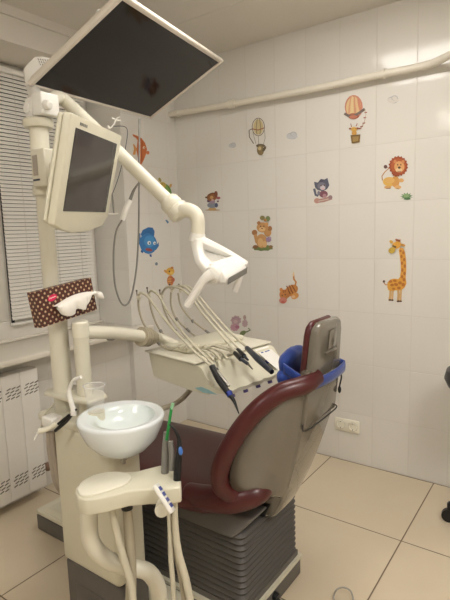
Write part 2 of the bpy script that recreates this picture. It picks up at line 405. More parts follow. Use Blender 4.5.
# left balloon
B = []
B.append(('balloon_outline', [((110, 92, 70), line(ell(138, 165, 46, 66, n=26)+[ell(138, 165, 46, 66, n=26)[0]], 5)), ((206, 190, 140), ell(138, 165, 38, 58)), ((110, 92, 70), line([(130, 105), (122, 170), (128, 222)], 4)), ((110, 92, 70), line([(148, 104), (156, 170), (150, 222)], 4)), ((150, 80, 60), line([(95, 180), (138, 188), (182, 172)], 7))]))
B.append(('ropes', [((120, 110, 96), line([(98, 205), (120, 290)], 3)), ((120, 110, 96), line([(138, 228), (142, 300)], 3)), ((120, 110, 96), line([(186, 190), (190, 250), (176, 300)], 3)), ((90, 78, 60), line([(92, 180), (70, 190), (72, 240), (104, 290)], 6))]))
B.append(('basket', [((96, 84, 62), ell(156, 306, 34, 14)), ((136, 116, 76), ell(156, 340, 26, 38)), ((82, 72, 50), ell(184, 330, 10, 24, 30, wob=.2)), ((210, 190, 140), ell(150, 326, 12, 14))]))
sticker('balloon_sticker', 'pale outlined hot air balloon sticker on the left of the tiled wall', 'wall sticker', (240, 105), 7.5, 'back', B)
# lion
B = []
B.append(('tail', [((176, 120, 70), line([(112, 320), (108, 280), (136, 240), (170, 210), (150, 196)], 9)), ((84, 52, 50), ell(140, 196, 16, 17))]))
B.append(('body', [(YE, ell(178, 330, 62, 42, 0)), ((216, 152, 74), ell(230, 330, 36, 52)), ((228, 178, 96), ell(180, 320, 42, 26)), ((214, 160, 96), ell(160, 380, 32, 14)), ((224, 174, 110), ell(252, 380, 30, 18)), ((222, 168, 100), ell(282, 318, 24, 18)), (DK, line([(240, 392), (262, 396)], 4)), (DK, line([(146, 392), (186, 392)], 4))]))
B.append(('mane', [((150, 60, 28), ell(256, 190, 84, 88, n=36, wob=.07)), ((176, 78, 36), ell(256, 190, 66, 70, n=28, wob=.06)), ((150, 60, 28), ell(240, 258, 40, 26, wob=.1))]))
B.append(('face', [((222, 160, 96), ell(266, 196, 46, 50)), ((236, 200, 150), ell(262, 226, 30, 20)), ((206, 130, 76), ell(228, 150, 14, 16)), ((206, 130, 76), ell(300, 150, 14, 16)), (DK, ell(266, 204, 13, 11)), (DK, ell(252, 178, 5, 8)), (DK, ell(280, 178, 5, 8)), ((120, 40, 36), line([(250, 236), (266, 242), (284, 236)], 5))]))
sticker('lion_sticker', 'sitting lion sticker with brown mane on the tiled wall', 'wall sticker', (370, 145), 9, 'back', B)
B = [('tuft', [((92, 132, 84), ell(330, 462, 46, 28, wob=.28, n=22)), ((130, 164, 110), ell(326, 456, 26, 16, wob=.25, n=14)), ((62, 104, 62), ell(336, 484, 30, 10))])]
sticker('grass_sticker', 'small green grass tuft sticker below the lion', 'wall sticker', (370, 145), 9, 'back', B)
# giraffe
GY, GB = (226, 160, 54), (186, 104, 36)
B = []
B.append(('tail', [(GB, line([(64, 408), (44, 412), (30, 398)], 7)), (DK, ell(30, 386, 9, 10))]))
B.append(('leg', [((214, 170, 110), line([(80, 430), (78, 490), (72, 522)], 17)), ((222, 178, 120), line([(100, 436), (94, 490), (92, 524)], 14)), ((214, 170, 110), line([(136, 430), (140, 490), (136, 528)], 17)), ((222, 178, 120), line([(160, 430), (156, 490), (154, 530)], 15))]))
B.append(('hoof', [(DK, ell(76, 525, 13, 6)), (DK, ell(94, 526, 9, 6)), (DK, ell(138, 534, 12, 7)), (DK, ell(156, 534, 10, 6))]))
B.append(('body', [(GY, [(56, 430), (58, 392), (80, 370), (110, 364), (140, 368), (152, 350), (158, 300), (156, 250), (150, 200), (142, 150), (152, 132), (176, 136), (190, 170), (198, 240), (198, 300), (194, 360), (200, 400), (186, 430), (160, 452), (120, 452), (84, 456), (64, 450)])] +
  [(GB, ell(x, y, rx_, ry_, r_)) for x, y, rx_, ry_, r_ in ((80, 386, 14, 10, 0), (112, 380, 15, 9, 10), (92, 412, 14, 10, 0), (122, 408, 16, 11, 20), (152, 396, 14, 12, 0), (176, 410, 13, 14, 0), (104, 440, 12, 8, 0), (144, 434, 14, 10, 0), (182, 372, 10, 14, 0), (168, 350, 9, 13, 0), (186, 326, 9, 14, 0), (170, 300, 8, 14, 0), (188, 270, 8, 14, 0), (168, 248, 8, 13, 0), (184, 222, 8, 13, 0), (164, 198, 8, 13, 0), (178, 170, 8, 12, 0), (158, 156, 7, 9, 0))]))
B.append(('head', [(GY, ell(128, 112, 36, 26, -20)), ((206, 170, 60), ell(92, 152, 26, 22, -20)), ((222, 170, 70), ell(88, 88, 15, 11, 30)), ((210, 150, 60), ell(176, 112, 18, 9, 20)), (GB, line([(128, 84), (122, 66)], 9)), (GB, line([(146, 86), (156, 70)], 9)), (BR, ell(140, 78, 20, 8, 20)), ((90, 90, 50), ell(104, 120, 8, 7)), (DK, ell(118, 126, 8, 6)), (DK, ell(80, 150, 3))]))
sticker('giraffe_sticker', 'tall yellow giraffe sticker with brown spots on the tiled wall', 'wall sticker', (380, 230), 7.5, 'back', B)
# kitten
G1, G2 = (78, 82, 104), (112, 112, 132)
B = []
B.append(('log', [((176, 128, 122), line([(120, 352), (210, 340), (300, 310)], 44)), ((190, 140, 128), ell(136, 346, 34, 30)), ((206, 190, 178), line([(150, 352), (280, 322)], 10)), ((150, 120, 126), ell(286, 308, 24, 24))]))
B.append(('tail', [(G1, line([(150, 290), (122, 280), (112, 240), (104, 210)], 26))]))
B.append(('body', [((122, 70, 88), ell(210, 272, 48, 40)), ((176, 130, 142), ell(222, 290, 22, 22)), (G2, ell(156, 262, 16, 26))]))
B.append(('head', [(G1, [(110, 170), (104, 132), (146, 142), (180, 100), (222, 108), (254, 88), (264, 130), (276, 172), (250, 216), (200, 240), (140, 222), (116, 196)]), (G2, ell(190, 178, 48, 40)), ((206, 198, 206), ell(202, 200, 30, 26)), ((222, 180, 184), ell(206, 212, 14, 9)), (DK, ell(184, 176, 7, 9)), (DK, ell(222, 172, 7, 9)), ((60, 62, 84), ell(190, 122, 26, 12))]))
sticker('kitten_sticker', 'grey kitten on pink log sticker between the balloon and lion', 'wall sticker', (305, 170), 11.25, 'back', B)
# standing animal with flowers
A1, A2 = (196, 142, 84), (160, 104, 58)
B = []
B.append(('grass', [((98, 118, 62), ell(124, 234, 56, 16, wob=.1)), ((128, 84, 52), ell(84, 228, 14, 10)), ((132, 104, 60), ell(168, 228, 12, 9))]))
B.append(('body', [(A2, ell(80, 150, 15, 15)), (A1, line([(84, 160), (92, 200), (110, 216)], 18)), (A1, ell(118, 196, 30, 38)), ((216, 172, 116), ell(112, 204, 15, 24)), (A1, ell(152, 150, 20, 22)), (A2, ell(164, 128, 12, 14)), ((216, 172, 116), ell(136, 214, 12, 18))]))
B.append(('head', [(A1, ell(124, 122, 32, 28)), (A2, ell(104, 98, 10, 10)), ((224, 186, 130), ell(122, 132, 18, 12)), ((206, 146, 84), ell(146, 104, 10, 10)), (DK, ell(114, 116, 3, 4)), (DK, ell(132, 116, 3, 4)), (BR, ell(122, 128, 5, 3))]))
B.append(('flower', [((126, 118, 70), ell(124, 70, 14, 12)), ((110, 128, 78), ell(154, 74, 13, 14)), ((180, 120, 60), ell(140, 82, 8, 8))]))
B.append(('blossom', [((152, 128, 168), ell(158, 188, 15, 14, wob=.1)), ((176, 150, 186), ell(166, 178, 6))]))
sticker('bear_sticker', 'standing brown bear sticker with flowers and grass, upper middle wall', 'wall sticker', (240, 205), 5.45, 'back', B)
# crouching tiger cub
B = []
B.append(('tail', [((196, 126, 56), line([(300, 440), (306, 420), (294, 404), (292, 376)], 9)), ((240, 214, 160), ell(292, 376, 4, 14))]))
B.append(('body', [((200, 126, 56), ell(280, 466, 40, 28, -35)), ((214, 146, 74), ell(300, 496, 22, 16, -30)), ((226, 182, 140), ell(292, 500, 10, 8))] + [((124, 62, 26), line([(x-8, y-12), (x+4, y+10)], 6)) for x, y in ((262, 452), (276, 450), (290, 446), (300, 462), (286, 472), (272, 476))]))
B.append(('head', [((200, 124, 60), ell(242, 488, 26, 28)), ((204, 128, 60), ell(226, 462, 9, 11)), ((196, 120, 60), ell(262, 494, 10, 10)), ((206, 124, 112), ell(236, 520, 21, 17)), ((190, 90, 84), ell(236, 528, 10, 7)), (DK, ell(232, 492, 3, 4)), (DK, ell(248, 488, 3, 4)), ((124, 62, 26), line([(236, 464), (240, 478)], 4)), ((124, 62, 26), line([(248, 462), (248, 476)], 4))]))
sticker('tiger_cub_sticker', 'crouching orange tiger cub sticker low on the tiled wall', 'wall sticker', (240, 205), 5.45, 'back', B)
# little mouse girl
B = []
B.append(('base', [((172, 140, 104), ell(200, 338, 86, 8)), ((190, 150, 90), ell(196, 326, 44, 16))]))
B.append(('dress', [((122, 132, 150), ell(196, 284, 58, 32)), ((60, 72, 110), ell(242, 284, 18, 26)), ((150, 130, 160), ell(194, 242, 34, 26)), ((84, 56, 84), ell(154, 236, 18, 16)), ((96, 60, 80), ell(260, 240, 12, 9))]))
B.append(('head', [((140, 82, 40), ell(194, 190, 62, 46, -15)), ((120, 60, 40), ell(238, 160, 20, 36)), ((200, 150, 90), ell(190, 196, 20, 18)), ((206, 164, 160), ell(200, 226, 16, 10)), ((80, 62, 40), ell(130, 196, 14, 10)), ((156, 70, 86), ell(266, 202, 24, 14)), ((90, 52, 20), line([(150, 172), (200, 146), (228, 150)], 10))]))
sticker('mouse_sticker', 'small brown mouse in a grey dress sticker, right of the lamp arm joint', 'wall sticker', (195, 180), 11.25, 'back', B)
# pink bloom
B = []
B.append(('petals', [((184, 156, 166), ell(190, 138, 46, 42, wob=.12)), ((196, 150, 168), ell(178, 200, 40, 34, wob=.1)), ((186, 160, 170), ell(270, 165, 26, 34, wob=.1)), ((176, 152, 150), ell(268, 112, 14, 22)), ((176, 108, 140), ell(202, 196, 20, 15, wob=.15)), ((160, 120, 140), line([(150, 130), (190, 110), (222, 130)], 5)), ((206, 180, 186), ell(186, 150, 18, 16))]))
B.append(('leaves', [((104, 122, 74), ell(252, 252, 30, 20, -30)), ((100, 120, 78), line([(236, 250), (290, 240), (320, 224), (300, 208)], 12))]))
sticker('flower_sticker', 'faint pink flower sticker with green leaves behind the instrument table', 'wall sticker', (215, 305), 9, 'back', B)
# clouds
def cloud(x, y, s, label, rgb=(196, 200, 206)):
    sticker('cloud_sticker', label, 'wall sticker', (x, y), 1, 'back', [('puffs', [((176, 178, 184), ell(0, 0, 5*s, 3.2*s)), (rgb, ell(-1*s, .5*s, 4.2*s, 2.6*s)), ((176, 178, 184), ell(1.5*s, -1.8*s, 3*s, 2.4*s)), (rgb, ell(1.5*s, -1.6*s, 2.3*s, 1.8*s)), (rgb, ell(3.4*s, .4*s, 2*s, 1.6*s))])], 'cloud stickers')
cloud(292, 136, 1.05, 'pale blue cloud sticker right of the outlined balloon')
cloud(232.5, 145.5, .7, 'small faint cloud sticker left of the outlined balloon')
cloud(393, 100, 1.1, 'almost white cloud sticker right of the red balloon', (214, 210, 204))
# sea animals on the window side
B = []
B.append(('upper_fin', [((190, 92, 36), [(55, 68), (84, 78), (112, 96), (106, 130), (80, 96), (60, 84)])]))
B.append(('lower_fin', [((190, 96, 40), [(66, 296), (92, 276), (120, 262), (118, 290), (88, 296)])]))
B.append(('tail', [((206, 136, 60), [(58, 140), (72, 150), (86, 176), (76, 224), (58, 222), (66, 180)])]))
B.append(('body', [((198, 96, 38), [(96, 84), (124, 100), (150, 136), (164, 180), (158, 214), (140, 262), (122, 296), (104, 300), (98, 250), (84, 190), (92, 130)]), ((222, 140, 60), line([(112, 120), (104, 180), (112, 250)], 7)), ((160, 62, 24), line([(128, 120), (122, 190), (124, 270)], 5)), ((206, 110, 60), ell(170, 208, 12, 14)), ((244, 220, 190), ell(140, 170, 9, 10)), (DK, ell(142, 172, 4))]))
sticker('orange_fish_sticker', 'orange angelfish sticker below the television corner', 'wall sticker', (125, 125), 7.5, 'left', B)
B = []
B.append(('shell', [((74, 128, 44), ell(312, 496, 34, 56, -20)), ((112, 160, 60), ell(306, 480, 20, 36, -20)), ((46, 92, 34), line([(290, 460), (320, 500), (334, 540)], 5))]))
B.append(('head', [((190, 160, 66), ell(282, 450, 26, 22, 20)), ((150, 140, 60), ell(260, 412, 10, 18, -20)), ((206, 180, 90), ell(272, 462, 14, 10)), (DK, ell(276, 444, 3, 4)), ((206, 160, 80), ell(340, 455, 9, 16, 20))]))
sticker('turtle_sticker', 'green turtle sticker in the corner above the lamp arm', 'wall sticker', (125, 125), 7.5, 'left', B)
B = []
B.append(('fin', [((26, 96, 170), [(70, 130), (84, 100), (120, 82), (150, 84), (164, 110), (160, 140), (130, 150), (90, 160)])]))
B.append(('tail_fin', [((20, 84, 156), [(58, 118), (68, 124), (70, 180), (60, 200)])]))
B.append(('side_fin', [((30, 100, 176), [(160, 190), (176, 200), (190, 182), (192, 206), (172, 234), (154, 236)])]))
B.append(('belly_fin', [((18, 76, 150), [(128, 262), (142, 262), (144, 280), (132, 278)])]))
B.append(('belly_fin', [((18, 76, 150), [(74, 232), (88, 240), (84, 256), (70, 246)])]))
B.append(('body', [((32, 112, 190), ell(120, 190, 58, 70, -10)), ((54, 140, 210), ell(128, 176, 36, 40)), ((24, 90, 164), line([(84, 130), (110, 112), (146, 122)], 8)), ((150, 60, 60), ell(124, 232, 24, 10, 10)), ((240, 246, 250), ell(126, 186, 12, 13)), ((240, 246, 250), ell(162, 188, 9, 11)), ((20, 40, 90), ell(128, 188, 5, 6)), ((20, 40, 90), ell(164, 190, 4, 5))]))
sticker('blue_fish_sticker', 'bright blue smiling fish sticker on the window-side tiles', 'wall sticker', (130, 215), 6.67, 'left', B)
B = []
B.append(('head', [((224, 170, 60), ell(268, 376, 28, 26)), ((216, 150, 60), line([(244, 384), (228, 368)], 13)), (DK, ell(262, 376, 5, 6)), ((196, 120, 60), ell(280, 352, 10, 8)), ((240, 200, 90), ell(276, 386, 13, 10))]))
B.append(('body', [((206, 116, 60), ell(268, 438, 22, 36)), ((226, 160, 80), ell(262, 438, 10, 28)), ((190, 90, 60), ell(288, 432, 9, 14)), ((206, 130, 66), line([(270, 468), (276, 486), (292, 478)], 11))] + [((170, 80, 50), line([(250, y), (284, y-4)], 4)) for y in (420, 436, 452)]))
sticker('seahorse_sticker', 'yellow and orange seahorse sticker behind the instrument hoses', 'wall sticker', (130, 215), 6.67, 'left', B)
sticker('bubble_sticker', 'small blue fish-shaped speck sticker beside the lamp joint', 'wall sticker', (130, 215), 6.67, 'left', [('print', [((70, 120, 160), [(234, 34), (246, 32), (260, 48), (250, 58)])])], 'bubble stickers')
sticker('bubble_sticker', 'tiny grey-blue bubble sticker below the blue fish', 'wall sticker', (130, 215), 6.67, 'left', [('print', [((96, 116, 136), ell(176, 326, 9, 11))])], 'bubble stickers')

# ------------------------------------------------------------------ dental unit
BX0, BX1, BYF, BYB, BZT = .785, 1.092, -1.64, -1.505, .715
POL = V((.776, -1.575, 0)); PL2 = V((.888, -1.565, 0))
du = thing('dental_unit', ((BX0+BX1)/2, -1.52, 0), 'cream dental unit cabinet with grey base and two poles, left of the chair', 'dental unit')
MB().box((BX0+.008, BYF+.008, 0), (BX1+.0, BYB, .184)).box((BX0+.012, BYB+.0005, 0), (.95, -1.38, .16)).build('plinth', M['darkbase'], du, bevel=.008, seg=3)
MB().box((BX0+.06, BYF+.0055, .02), (BX1-.05, BYF+.02, .11)).build('plinth_panel', M['darkbase'], du, bevel=.004)
MB().box((BX0, BYF, .185), (BX1, BYB, BZT)).build('cabinet', M['cream'], du, bevel=.022, seg=4)
# foot reaching towards the radiator
MB().box((.27, -1.42, 0), (BX0+.02, -1.12, .075)).build('foot', M['darkbase'], du, bevel=.006)
MB().prism([(.27, -1.42, .076), (.27, -1.12, .076), (.34, -1.12, .12), (.34, -1.40, .12)][::1], (.46, 0, 0)).build('foot_cover', M['cream'], du, bevel=.01, seg=3)
MB().box((.27, -1.42, .075), (BX0, -1.12, .10)).build('foot_cover', M['cream'], du, bevel=.008, seg=3)
# link casing to the chair base
MB().box((.96, -1.50, 0), (1.20, -1.425, .08)).build('link_casing', M['cream'], du, bevel=.01)
# top plates
MB().box((.70, -1.64, .70), (.99, -1.48, .735)).build('mounting_plate', M['cream2'], du, bevel=.012, seg=3)
pl = [(.71, -1.60), (.73, -1.625), (.88, -1.625), (.96, -1.61), (.965, -1.53), (.9, -1.50), (.74, -1.51)]
MB().prism([(x, y, .795) for x, y in pl], (0, 0, .016)).build('collar_tray', M['cream2'], du, bevel=.006)
# poles
POF = POL+V((-.011, -.007, 0))
MB().lathe(POL, [(.001, .60), (.034, .60), (.034, 1.165), (.030, 1.175), (.001, 1.176)], 32).lathe(POF, [(.001, 1.17), (.0275, 1.17), (.0275, 1.60), (.001, 1.60)], 32).build('pole', M['cream2'], du)
MB().lathe(POF, [(.001, 1.60), (.031, 1.60), (.031, 1.735), (.001, 1.735)], 32).build('pole_neck', M['ivory'], du)
MB().lathe(POF, [(.001, 1.728), (.046, 1.728), (.05, 1.738), (.05, 1.75), (.044, 1.757), (.001, 1.759)], 32).build('pole_collar', M['cream2'], du)
MB().cyl(PL2+V((0, 0, .70)), PL2+V((0, 0, 1.03)), .0265, n=32).build('pole', M['cream2'], du)
MB().lathe(PL2, [(.001, 1.02), (.028, 1.02), (.029, 1.03), (.029, 1.068), (.024, 1.074), (.001, 1.074)], 32).build('pole_cap', M['ivory'], du)
# control box on the pole
o = POL
cb = MB().box((o.x-.0, o.y-.055, 1.53), (o.x+.075, o.y-.01, 1.65)).build('control_box', M['cream2'], du, bevel=.006, seg=3)
MB().box((o.x+.014, o.y-.0575, 1.565), (o.x+.038, o.y-.0545, 1.63)).build('window_label', M['silver'], cb)
MB().box((o.x+.010, o.y-.0575, 1.548), (o.x+.044, o.y-.0545, 1.554)).build('button_strip', M['darkgrip'], cb)
MB().cyl(POF+V((0, 0, 1.505)), POF+V((0, 0, 1.535)), .036, n=32).build('pole_ring', M['cream2'], du)
# swivel blocks on the pole top
hb = MB()
hb.box((o.x-.045, o.y-.03, 1.76), (o.x-.005, o.y+.03, 1.825)).cyl((o.x-.03, o.y-.036, 1.792), (o.x-.03, o.y-.028, 1.792), .018)
hb.build('swivel_block', M['white'], du, bevel=.005, seg=3)
MB().box((o.x+.0, o.y-.035, 1.76), (o.x+.055, o.y+.035, 1.832)).build('swivel_block', M['white'], du, bevel=.006, seg=3)
MB().cyl((o.x+.056, o.y-.02, 1.79), (o.x+.08, o.y-.02, 1.785), .016, .012).build('swivel_knob', M['white'], du, bevel=.003)
# arm to the instrument table
E0 = PL2+V((0, 0, 1.035)); E1 = P(146, 337, Y=-1.24)
MB().tube([E0, E0*.5+E1*.5+V((0, 0, .006)), E1], .024, 20).build('table_arm', M['ivory'], du)
kb = P(111, 340, D=1.83); MB().cyl(kb, kb+V((0, 0, .022)), .016, .014).build('arm_knob', M['grey'], du, bevel=.003)
dr = (E1-E0).normalized()
rbp = []
for i in range(25):
    rbp.append(((.039 if i % 4 < 2 else .033)*(1-.38*max(0, i-12)/12), i*.0035))
MB().lathe(E1-dr*.03, [(.001, 0)]+rbp+[(.001, .087)], 24, axis=dr).build('ribbed_boot', M['bandhose'], du)
JT = E1+dr*.07
# bowl
BWC = P(121, 416, D=1.56); BR_ = .137
cup = BWC
bw = MB(); R_ = BR_
bw.lathe((cup.x, cup.y, cup.z), [(.018, -.128), (.05, -.122), (.085, -.10), (.115, -.066), (.130, -.03), (R_, -.006), (R_, 0), (R_-.004, .005), (R_-.010, .005), (R_-.03, .0)], 56)
bowlo = bw.build('cuspidor_bowl', M['ceramic'], du, sharp=60)
# inner basin set towards the right of the rim, with a shelf on the left
fr_ = rt.copy(); fr_.z = 0; fr_.normalize()
ic = cup+fr_*.018
rings = []
for k, (rr, z, f) in enumerate(((R_-.03, 0.0, 0), (.100, -.003, 1), (.094, -.016, 1), (.080, -.034, 1), (.05, -.047, 1), (.018, -.052, 1), (.003, -.056, 1))):
    c_ = cup if f == 0 else ic
    rings.append([V((c_.x+rr*math.cos(2*PI*j/56+PI), c_.y+rr*math.sin(2*PI*j/56+PI), cup.z+z)) for j in range(56)])
MB().rings(rings, cap=False).build('basin', mat('pale_glazed_basin', (228, 237, 236), .12, var=.006, coat=.5), bowlo, sharp=70)
MB().cyl(ic+V((0, 0, -.054)), ic+V((0, 0, -.048)), .011).build('drain', M['steel'], bowlo)
MB().cyl(cup+V((0, 0, -.145)), cup+V((0, 0, -.12)), .012).cyl(cup+V((.012, -.01, -.152)), cup+V((.012, -.01, -.126)), .006).build('drain_fitting', M['steel'], bowlo)
MB().prism([(BX1-.12, BYF+.03, .66), (BX1-.0, BYF+.03, .66), (cup.x+.03, cup.y+.05, .66), (cup.x-.06, cup.y+.02, .66)], (0, 0, .03)).build('bowl_bracket', M['cream'], du, bevel=.006)
# water spouts
s0 = P(73, 409, D=1.62); s1 = P(69, 392, D=1.62); s2 = P(73, 381, D=1.60); s3 = P(81, 377, D=1.58)
MB().tube([s0+V((0, 0, -.02)), s0, s1, s2, s3], [.010, .009, .0075, .006, .0055], 14).build('water_spout', M['white'], du)
# suction holder at the left shoulder
hc = P(51, 421, D=1.72)
MB().box(hc+V((-.03, -.02, -.022)), hc+V((.03, .03, .018))).build('holder_block', M['white'], du, bevel=.008, seg=3)
MB().tube([P(56, 424, D=1.68), P(47, 429, D=1.68), P(39, 431, D=1.68)], [.008, .009, .010], 12).build('saliva_ejector', M['ivory'], du)
MB().tube([P(38, 432, D=1.68), P(36, 437, D=1.68), P(34.5, 440, D=1.68)], .0035, 8).build('saliva_tip', M['white'], du)
MB().tube([P(54, 404, D=1.72), P(44, 416, D=1.74), P(41, 430, D=1.74)], .003, 8).build('thin_tube', M['hose'], du)
M['greyhose'] = mat('translucent_grey_hose', (166, 156, 144), .3, var=.04)
for dx, cc in ((0, 'greyhose'), (3.2, 'greyhose')):
    MB().tube([P(49+dx, 432, D=1.76), P(50+dx, 448, D=1.77), P(53+dx, 466, D=1.78), P(56+dx, 480, D=1.79), P(62+dx, 492, D=1.83)], [.011, .012, .012, .013, .013], 12).build('suction_hose', M[cc], du)

# pen-like handle lying by the holder
pn = thing('mixing_wand', P(66, 420, D=1.63), 'slim black wand lying across the cabinet top beside the bowl', 'wand')
MB().tube([P(55, 431, D=1.64), P(66, 421, D=1.63), P(76, 409, D=1.62)], [.0055, .0075, .005], 12).build('handle_grip', M['black'], pn)
MB().cyl(P(58, 424, D=1.63), P(69, 415, D=1.62), .0042).build('handle_trigger', M['black'], pn)

# plastic cup
cc = P(96, 411, D=1.60)
cp = thing('plastic_cup', cc, 'clear disposable plastic cup standing at the bowl rim', 'cup')
cl = MB(); cl.lathe(cc, [(.003, 0), (.024, 0), (.026, .002), (.0345, .085), (.036, .087), (.0348, .0885), (.0332, .085), (.0247, .003), (.003, .0015)], 32)
cl.build('cup_wall', M['clear'], cp)
MB().lathe(cc, [(.0338, .0850), (.0360, .0860), (.0360, .0875), (.0338, .0880)], 32).build('cup_rim', M['rimclear'], cp)
MB().cyl(cc+V((0, 0, -.03)), cc+V((0, 0, -.001)), .028).build('cup_stand', M['cream'], du)

# ------------------------------------------------------------------ patient monitor
mc = V((1.051, -1.606, 1.548)); mx_ = V((-.455, .89, .02)).normalized()
mn = V((.86, .445, -.25)); mn = (mn-mx_*mn.dot(mx_)).normalized(); mu = mn.cross(mx_)
if mu.z < 0: mu = -mu
def Q(u, v, w): return mc+mx_*u+mu*v+mn*w
MT = .042; ML, MR, MTp, MB_ = -.187, .188, .146, -.158
mo = thing('patient_monitor', Q(0, MB_, -MT), 'cream flat panel monitor held upright beside the pole', 'monitor')
body = [(ML, MTp), (MR, MTp), (MR, MB_+.03), (MR-.04, MB_-.004), (.04, MB_-.020), (-.07, MB_-.022), (ML+.05, MB_-.012), (ML, MB_+.004)]
MB().prism([Q(u, v, -.024) for u, v in body], mn*.024).build('bezel', M['cream'], mo, bevel=.005, seg=3)
MB().prism([Q(u*.985, v*.985, -MT) for u, v in body], mn*(MT-.026)).build('back_cover', M['cream'], mo, bevel=.01, seg=3)
MB().frame_box(Q(-.152, -.114, .0003), mx_*.304, mu*.228, mn*.0015).build('screen', M['screen2'], mo)
lb = MB()
for i in range(5): lb.frame_box(Q(-.13+i*.010, .124, .0004), mx_*.007, mu*.008, mn*.0006)
lb.build('maker_mark', M['grey'], mo)
MB().frame_box(Q(-.045, -.05, -MT-.028), mx_*.09, mu*.1, mn*.03).build('mount_plate', M['cream2'], mo, bevel=.005)

# arm carrying monitor
MB().tube([POL+V((.03, 0, 1.60)), POL+V((.10, .0, 1.60)), Q(0, .0, -MT-.08), Q(0, .0, -MT-.03)], .018, 14).build('monitor_arm', M['ivory'], du)

# ------------------------------------------------------------------ operating lamp
LY = -1.30
lp = thing('operating_lamp', POL+V((0, 0, 1.86)), 'white dental operating lamp on a long swivel arm above the instrument table', 'lamp')
L0 = P(60, 98, D=1.79); L1 = P(84, 119, D=1.785); L2 = P(170, 203, Y=LY)
MB().tube([POL+V((.03, 0, 1.80)), L0, L1, P(122, 156, D=1.765), L2], [.022, .024, .025, .0245, .0245], 18, 5).build('lamp_arm', M['ivory'], lp)
ld = (L2-L1).normalized()
MB().lathe(L2-ld*.005, [(.001, -.012), (.030, -.010), (.037, 0), (.038, .022), (.034, .032), (.041, .036), (.041, .060), (.031, .070), (.001, .072)], 30, axis=ld).build('arm_joint', M['ivory'], lp)
MB().tube([P(179, 212, Y=LY), P(188, 210, Y=LY+.005), P(197, 217, Y=LY+.01), P(198, 236, Y=LY+.01)], [.025, .0255, .0245, .0235], 20).build('lamp_elbow', M['ivory'], lp)
def K(px, py, dy=0): return P(px, py, Y=LY+dy)
MB().tube([K(198, 233, .01), K(197, 241, .01)], [.025, .031], 20, 0).build('lamp_collar', M['white'], lp)
# yoke: two broad arms embracing the head
def band(a):
    rows = []
    for l, r, dyl, dyr in a: rows.append([K(*l, dyl), K((l[0]+r[0])/2, (l[1]+r[1])/2, (dyl+dyr)/2-.012), K(*r, dyr)])
    cols = [smooth_path([w_[j] for w_ in rows], 4) for j in range(3)]
    return MB().grid([[c_[i] for c_ in cols] for i in range(len(cols[0]))])
band([((191.5, 239), (203, 239), 0, 0), ((193, 250), (203, 251), -.02, -.01), ((196, 262), (206, 262), -.045, -.035), ((203, 272), (212, 268), -.06, -.05), ((210, 281), (218, 274), -.07, -.06)]).build('yoke', M['white'], lp, solid=.016, bevel=.005)
band([((203, 237), (197, 246), .01, 0), ((213, 242), (206, 249), .03, .02), ((224, 248), (219, 253), .055, .05), ((237, 256), (233, 259), .08, .075), ((248, 263), (246, 267), .09, .09)]).build('yoke', M['white'], lp, solid=.014, bevel=.005)
wa = smooth_path([K(200, 240, .0), K(201, 250, -.01), K(203, 262, -.035), K(208, 270, -.045)], 4)
wb = smooth_path([K(204, 241, .012), K(214, 248, .04), K(228, 256, .065), K(240, 262, .085)], 4)
MB().grid([[a, a.lerp(b, .3)+V((-.012, .016, -.006)), a.lerp(b, .7)+V((-.012, .016, -.006)), b] for a, b in zip(wa, wb)]).build('yoke_web', M['white'], lp, solid=.006)
A0, A1 = K(205, 261, -.055), K(231, 254, .075)
Bq0, Bq1 = K(227, 278, -.065), K(248, 266, .075)
secs = []
for t in (0, .05, .3, .7, .95, 1):
    a = A0.lerp(A1, t); b = Bq0.lerp(Bq1, t); k = .82 if t in (0, 1) else 1
    m_ = (a+b)/2+V((0, 0, -.02))
    prof = [a+V((0, 0, -.012)), a.lerp(b, .25)+V((0, 0, .012)), a.lerp(b, .7)+V((0, 0, .010)), b+V((.0, 0, .002)), b+V((-.002, 0, -.026)), b.lerp(a, .3)+V((0, 0, -.040)), a.lerp(b, .3)+V((0, 0, -.058)), a+V((-.004, 0, -.040))]
    secs.append([m_+(p-m_)*k for p in prof])
MB().rings(secs).build('lamp_head', M['white'], lp, sub=2)
MB().cyl(K(211, 276, -.075), K(224, 271, -.0), .031, .033).build('head_barrel', M['white'], lp, bevel=.008, seg=3)
sl0, sl1 = Bq0.lerp(Bq1, .06)+V((.002, -.003, -.002)), Bq0.lerp(Bq1, .96)+V((.002, -.003, -.002))
MB().prism([sl0, sl1, sl1+V((-.004, .0, -.020)), sl0+V((-.004, 0, -.020))], V((.004, -.004, -.001))).build('lamp_lens', M['grey'], lp)
MB().tube([K(213, 274, -.085), K(205, 279, -.10), K(196, 292, -.11), K(187, 306, -.12)], [.020, .0155, .0135, .0125], 16).build('handle', M['white'], lp)
MB().tube([K(240, 274, .04), K(238, 283, .04), K(235, 291, .04)], [.012, .0115, .0105], 14).build('handle', M['white'], lp)

# ------------------------------------------------------------------ television
tc_ = CAM+(V((.6673, -.9828, 2.0649))-CAM)*(2.1/2.15)
tx, ty, tw, th = V((.8652, .193, .4628)).normalized(), V((-.2469, .9673, .0582)), .482, .890
ty = (ty-tx*ty.dot(tx)).normalized(); tn = tx.cross(ty)
if tn.dot(CAM-tc_) < 0: tn = -tn
tv = thing('television', tc_-tn*.03, 'large television with white frame tilted overhead, screen facing down', 'television')
def T(u, v, w): return tc_+tx*u+ty*v+tn*w
hw, hh = tw/2, th/2
fb = MB(); e_ = .017
fb.frame_box(T(-hw, -hh, -.018), tx*tw, ty*e_, tn*.02)
fb.frame_box(T(-hw, hh-e_, -.018), tx*tw, ty*e_, tn*.02)
fb.frame_box(T(-hw, -hh+e_, -.018), tx*e_*.6, ty*(th-2*e_), tn*.02)
fb.frame_box(T(hw-e_*1.2, -hh+e_, -.018), tx*e_*1.2, ty*(th-2*e_), tn*.02)
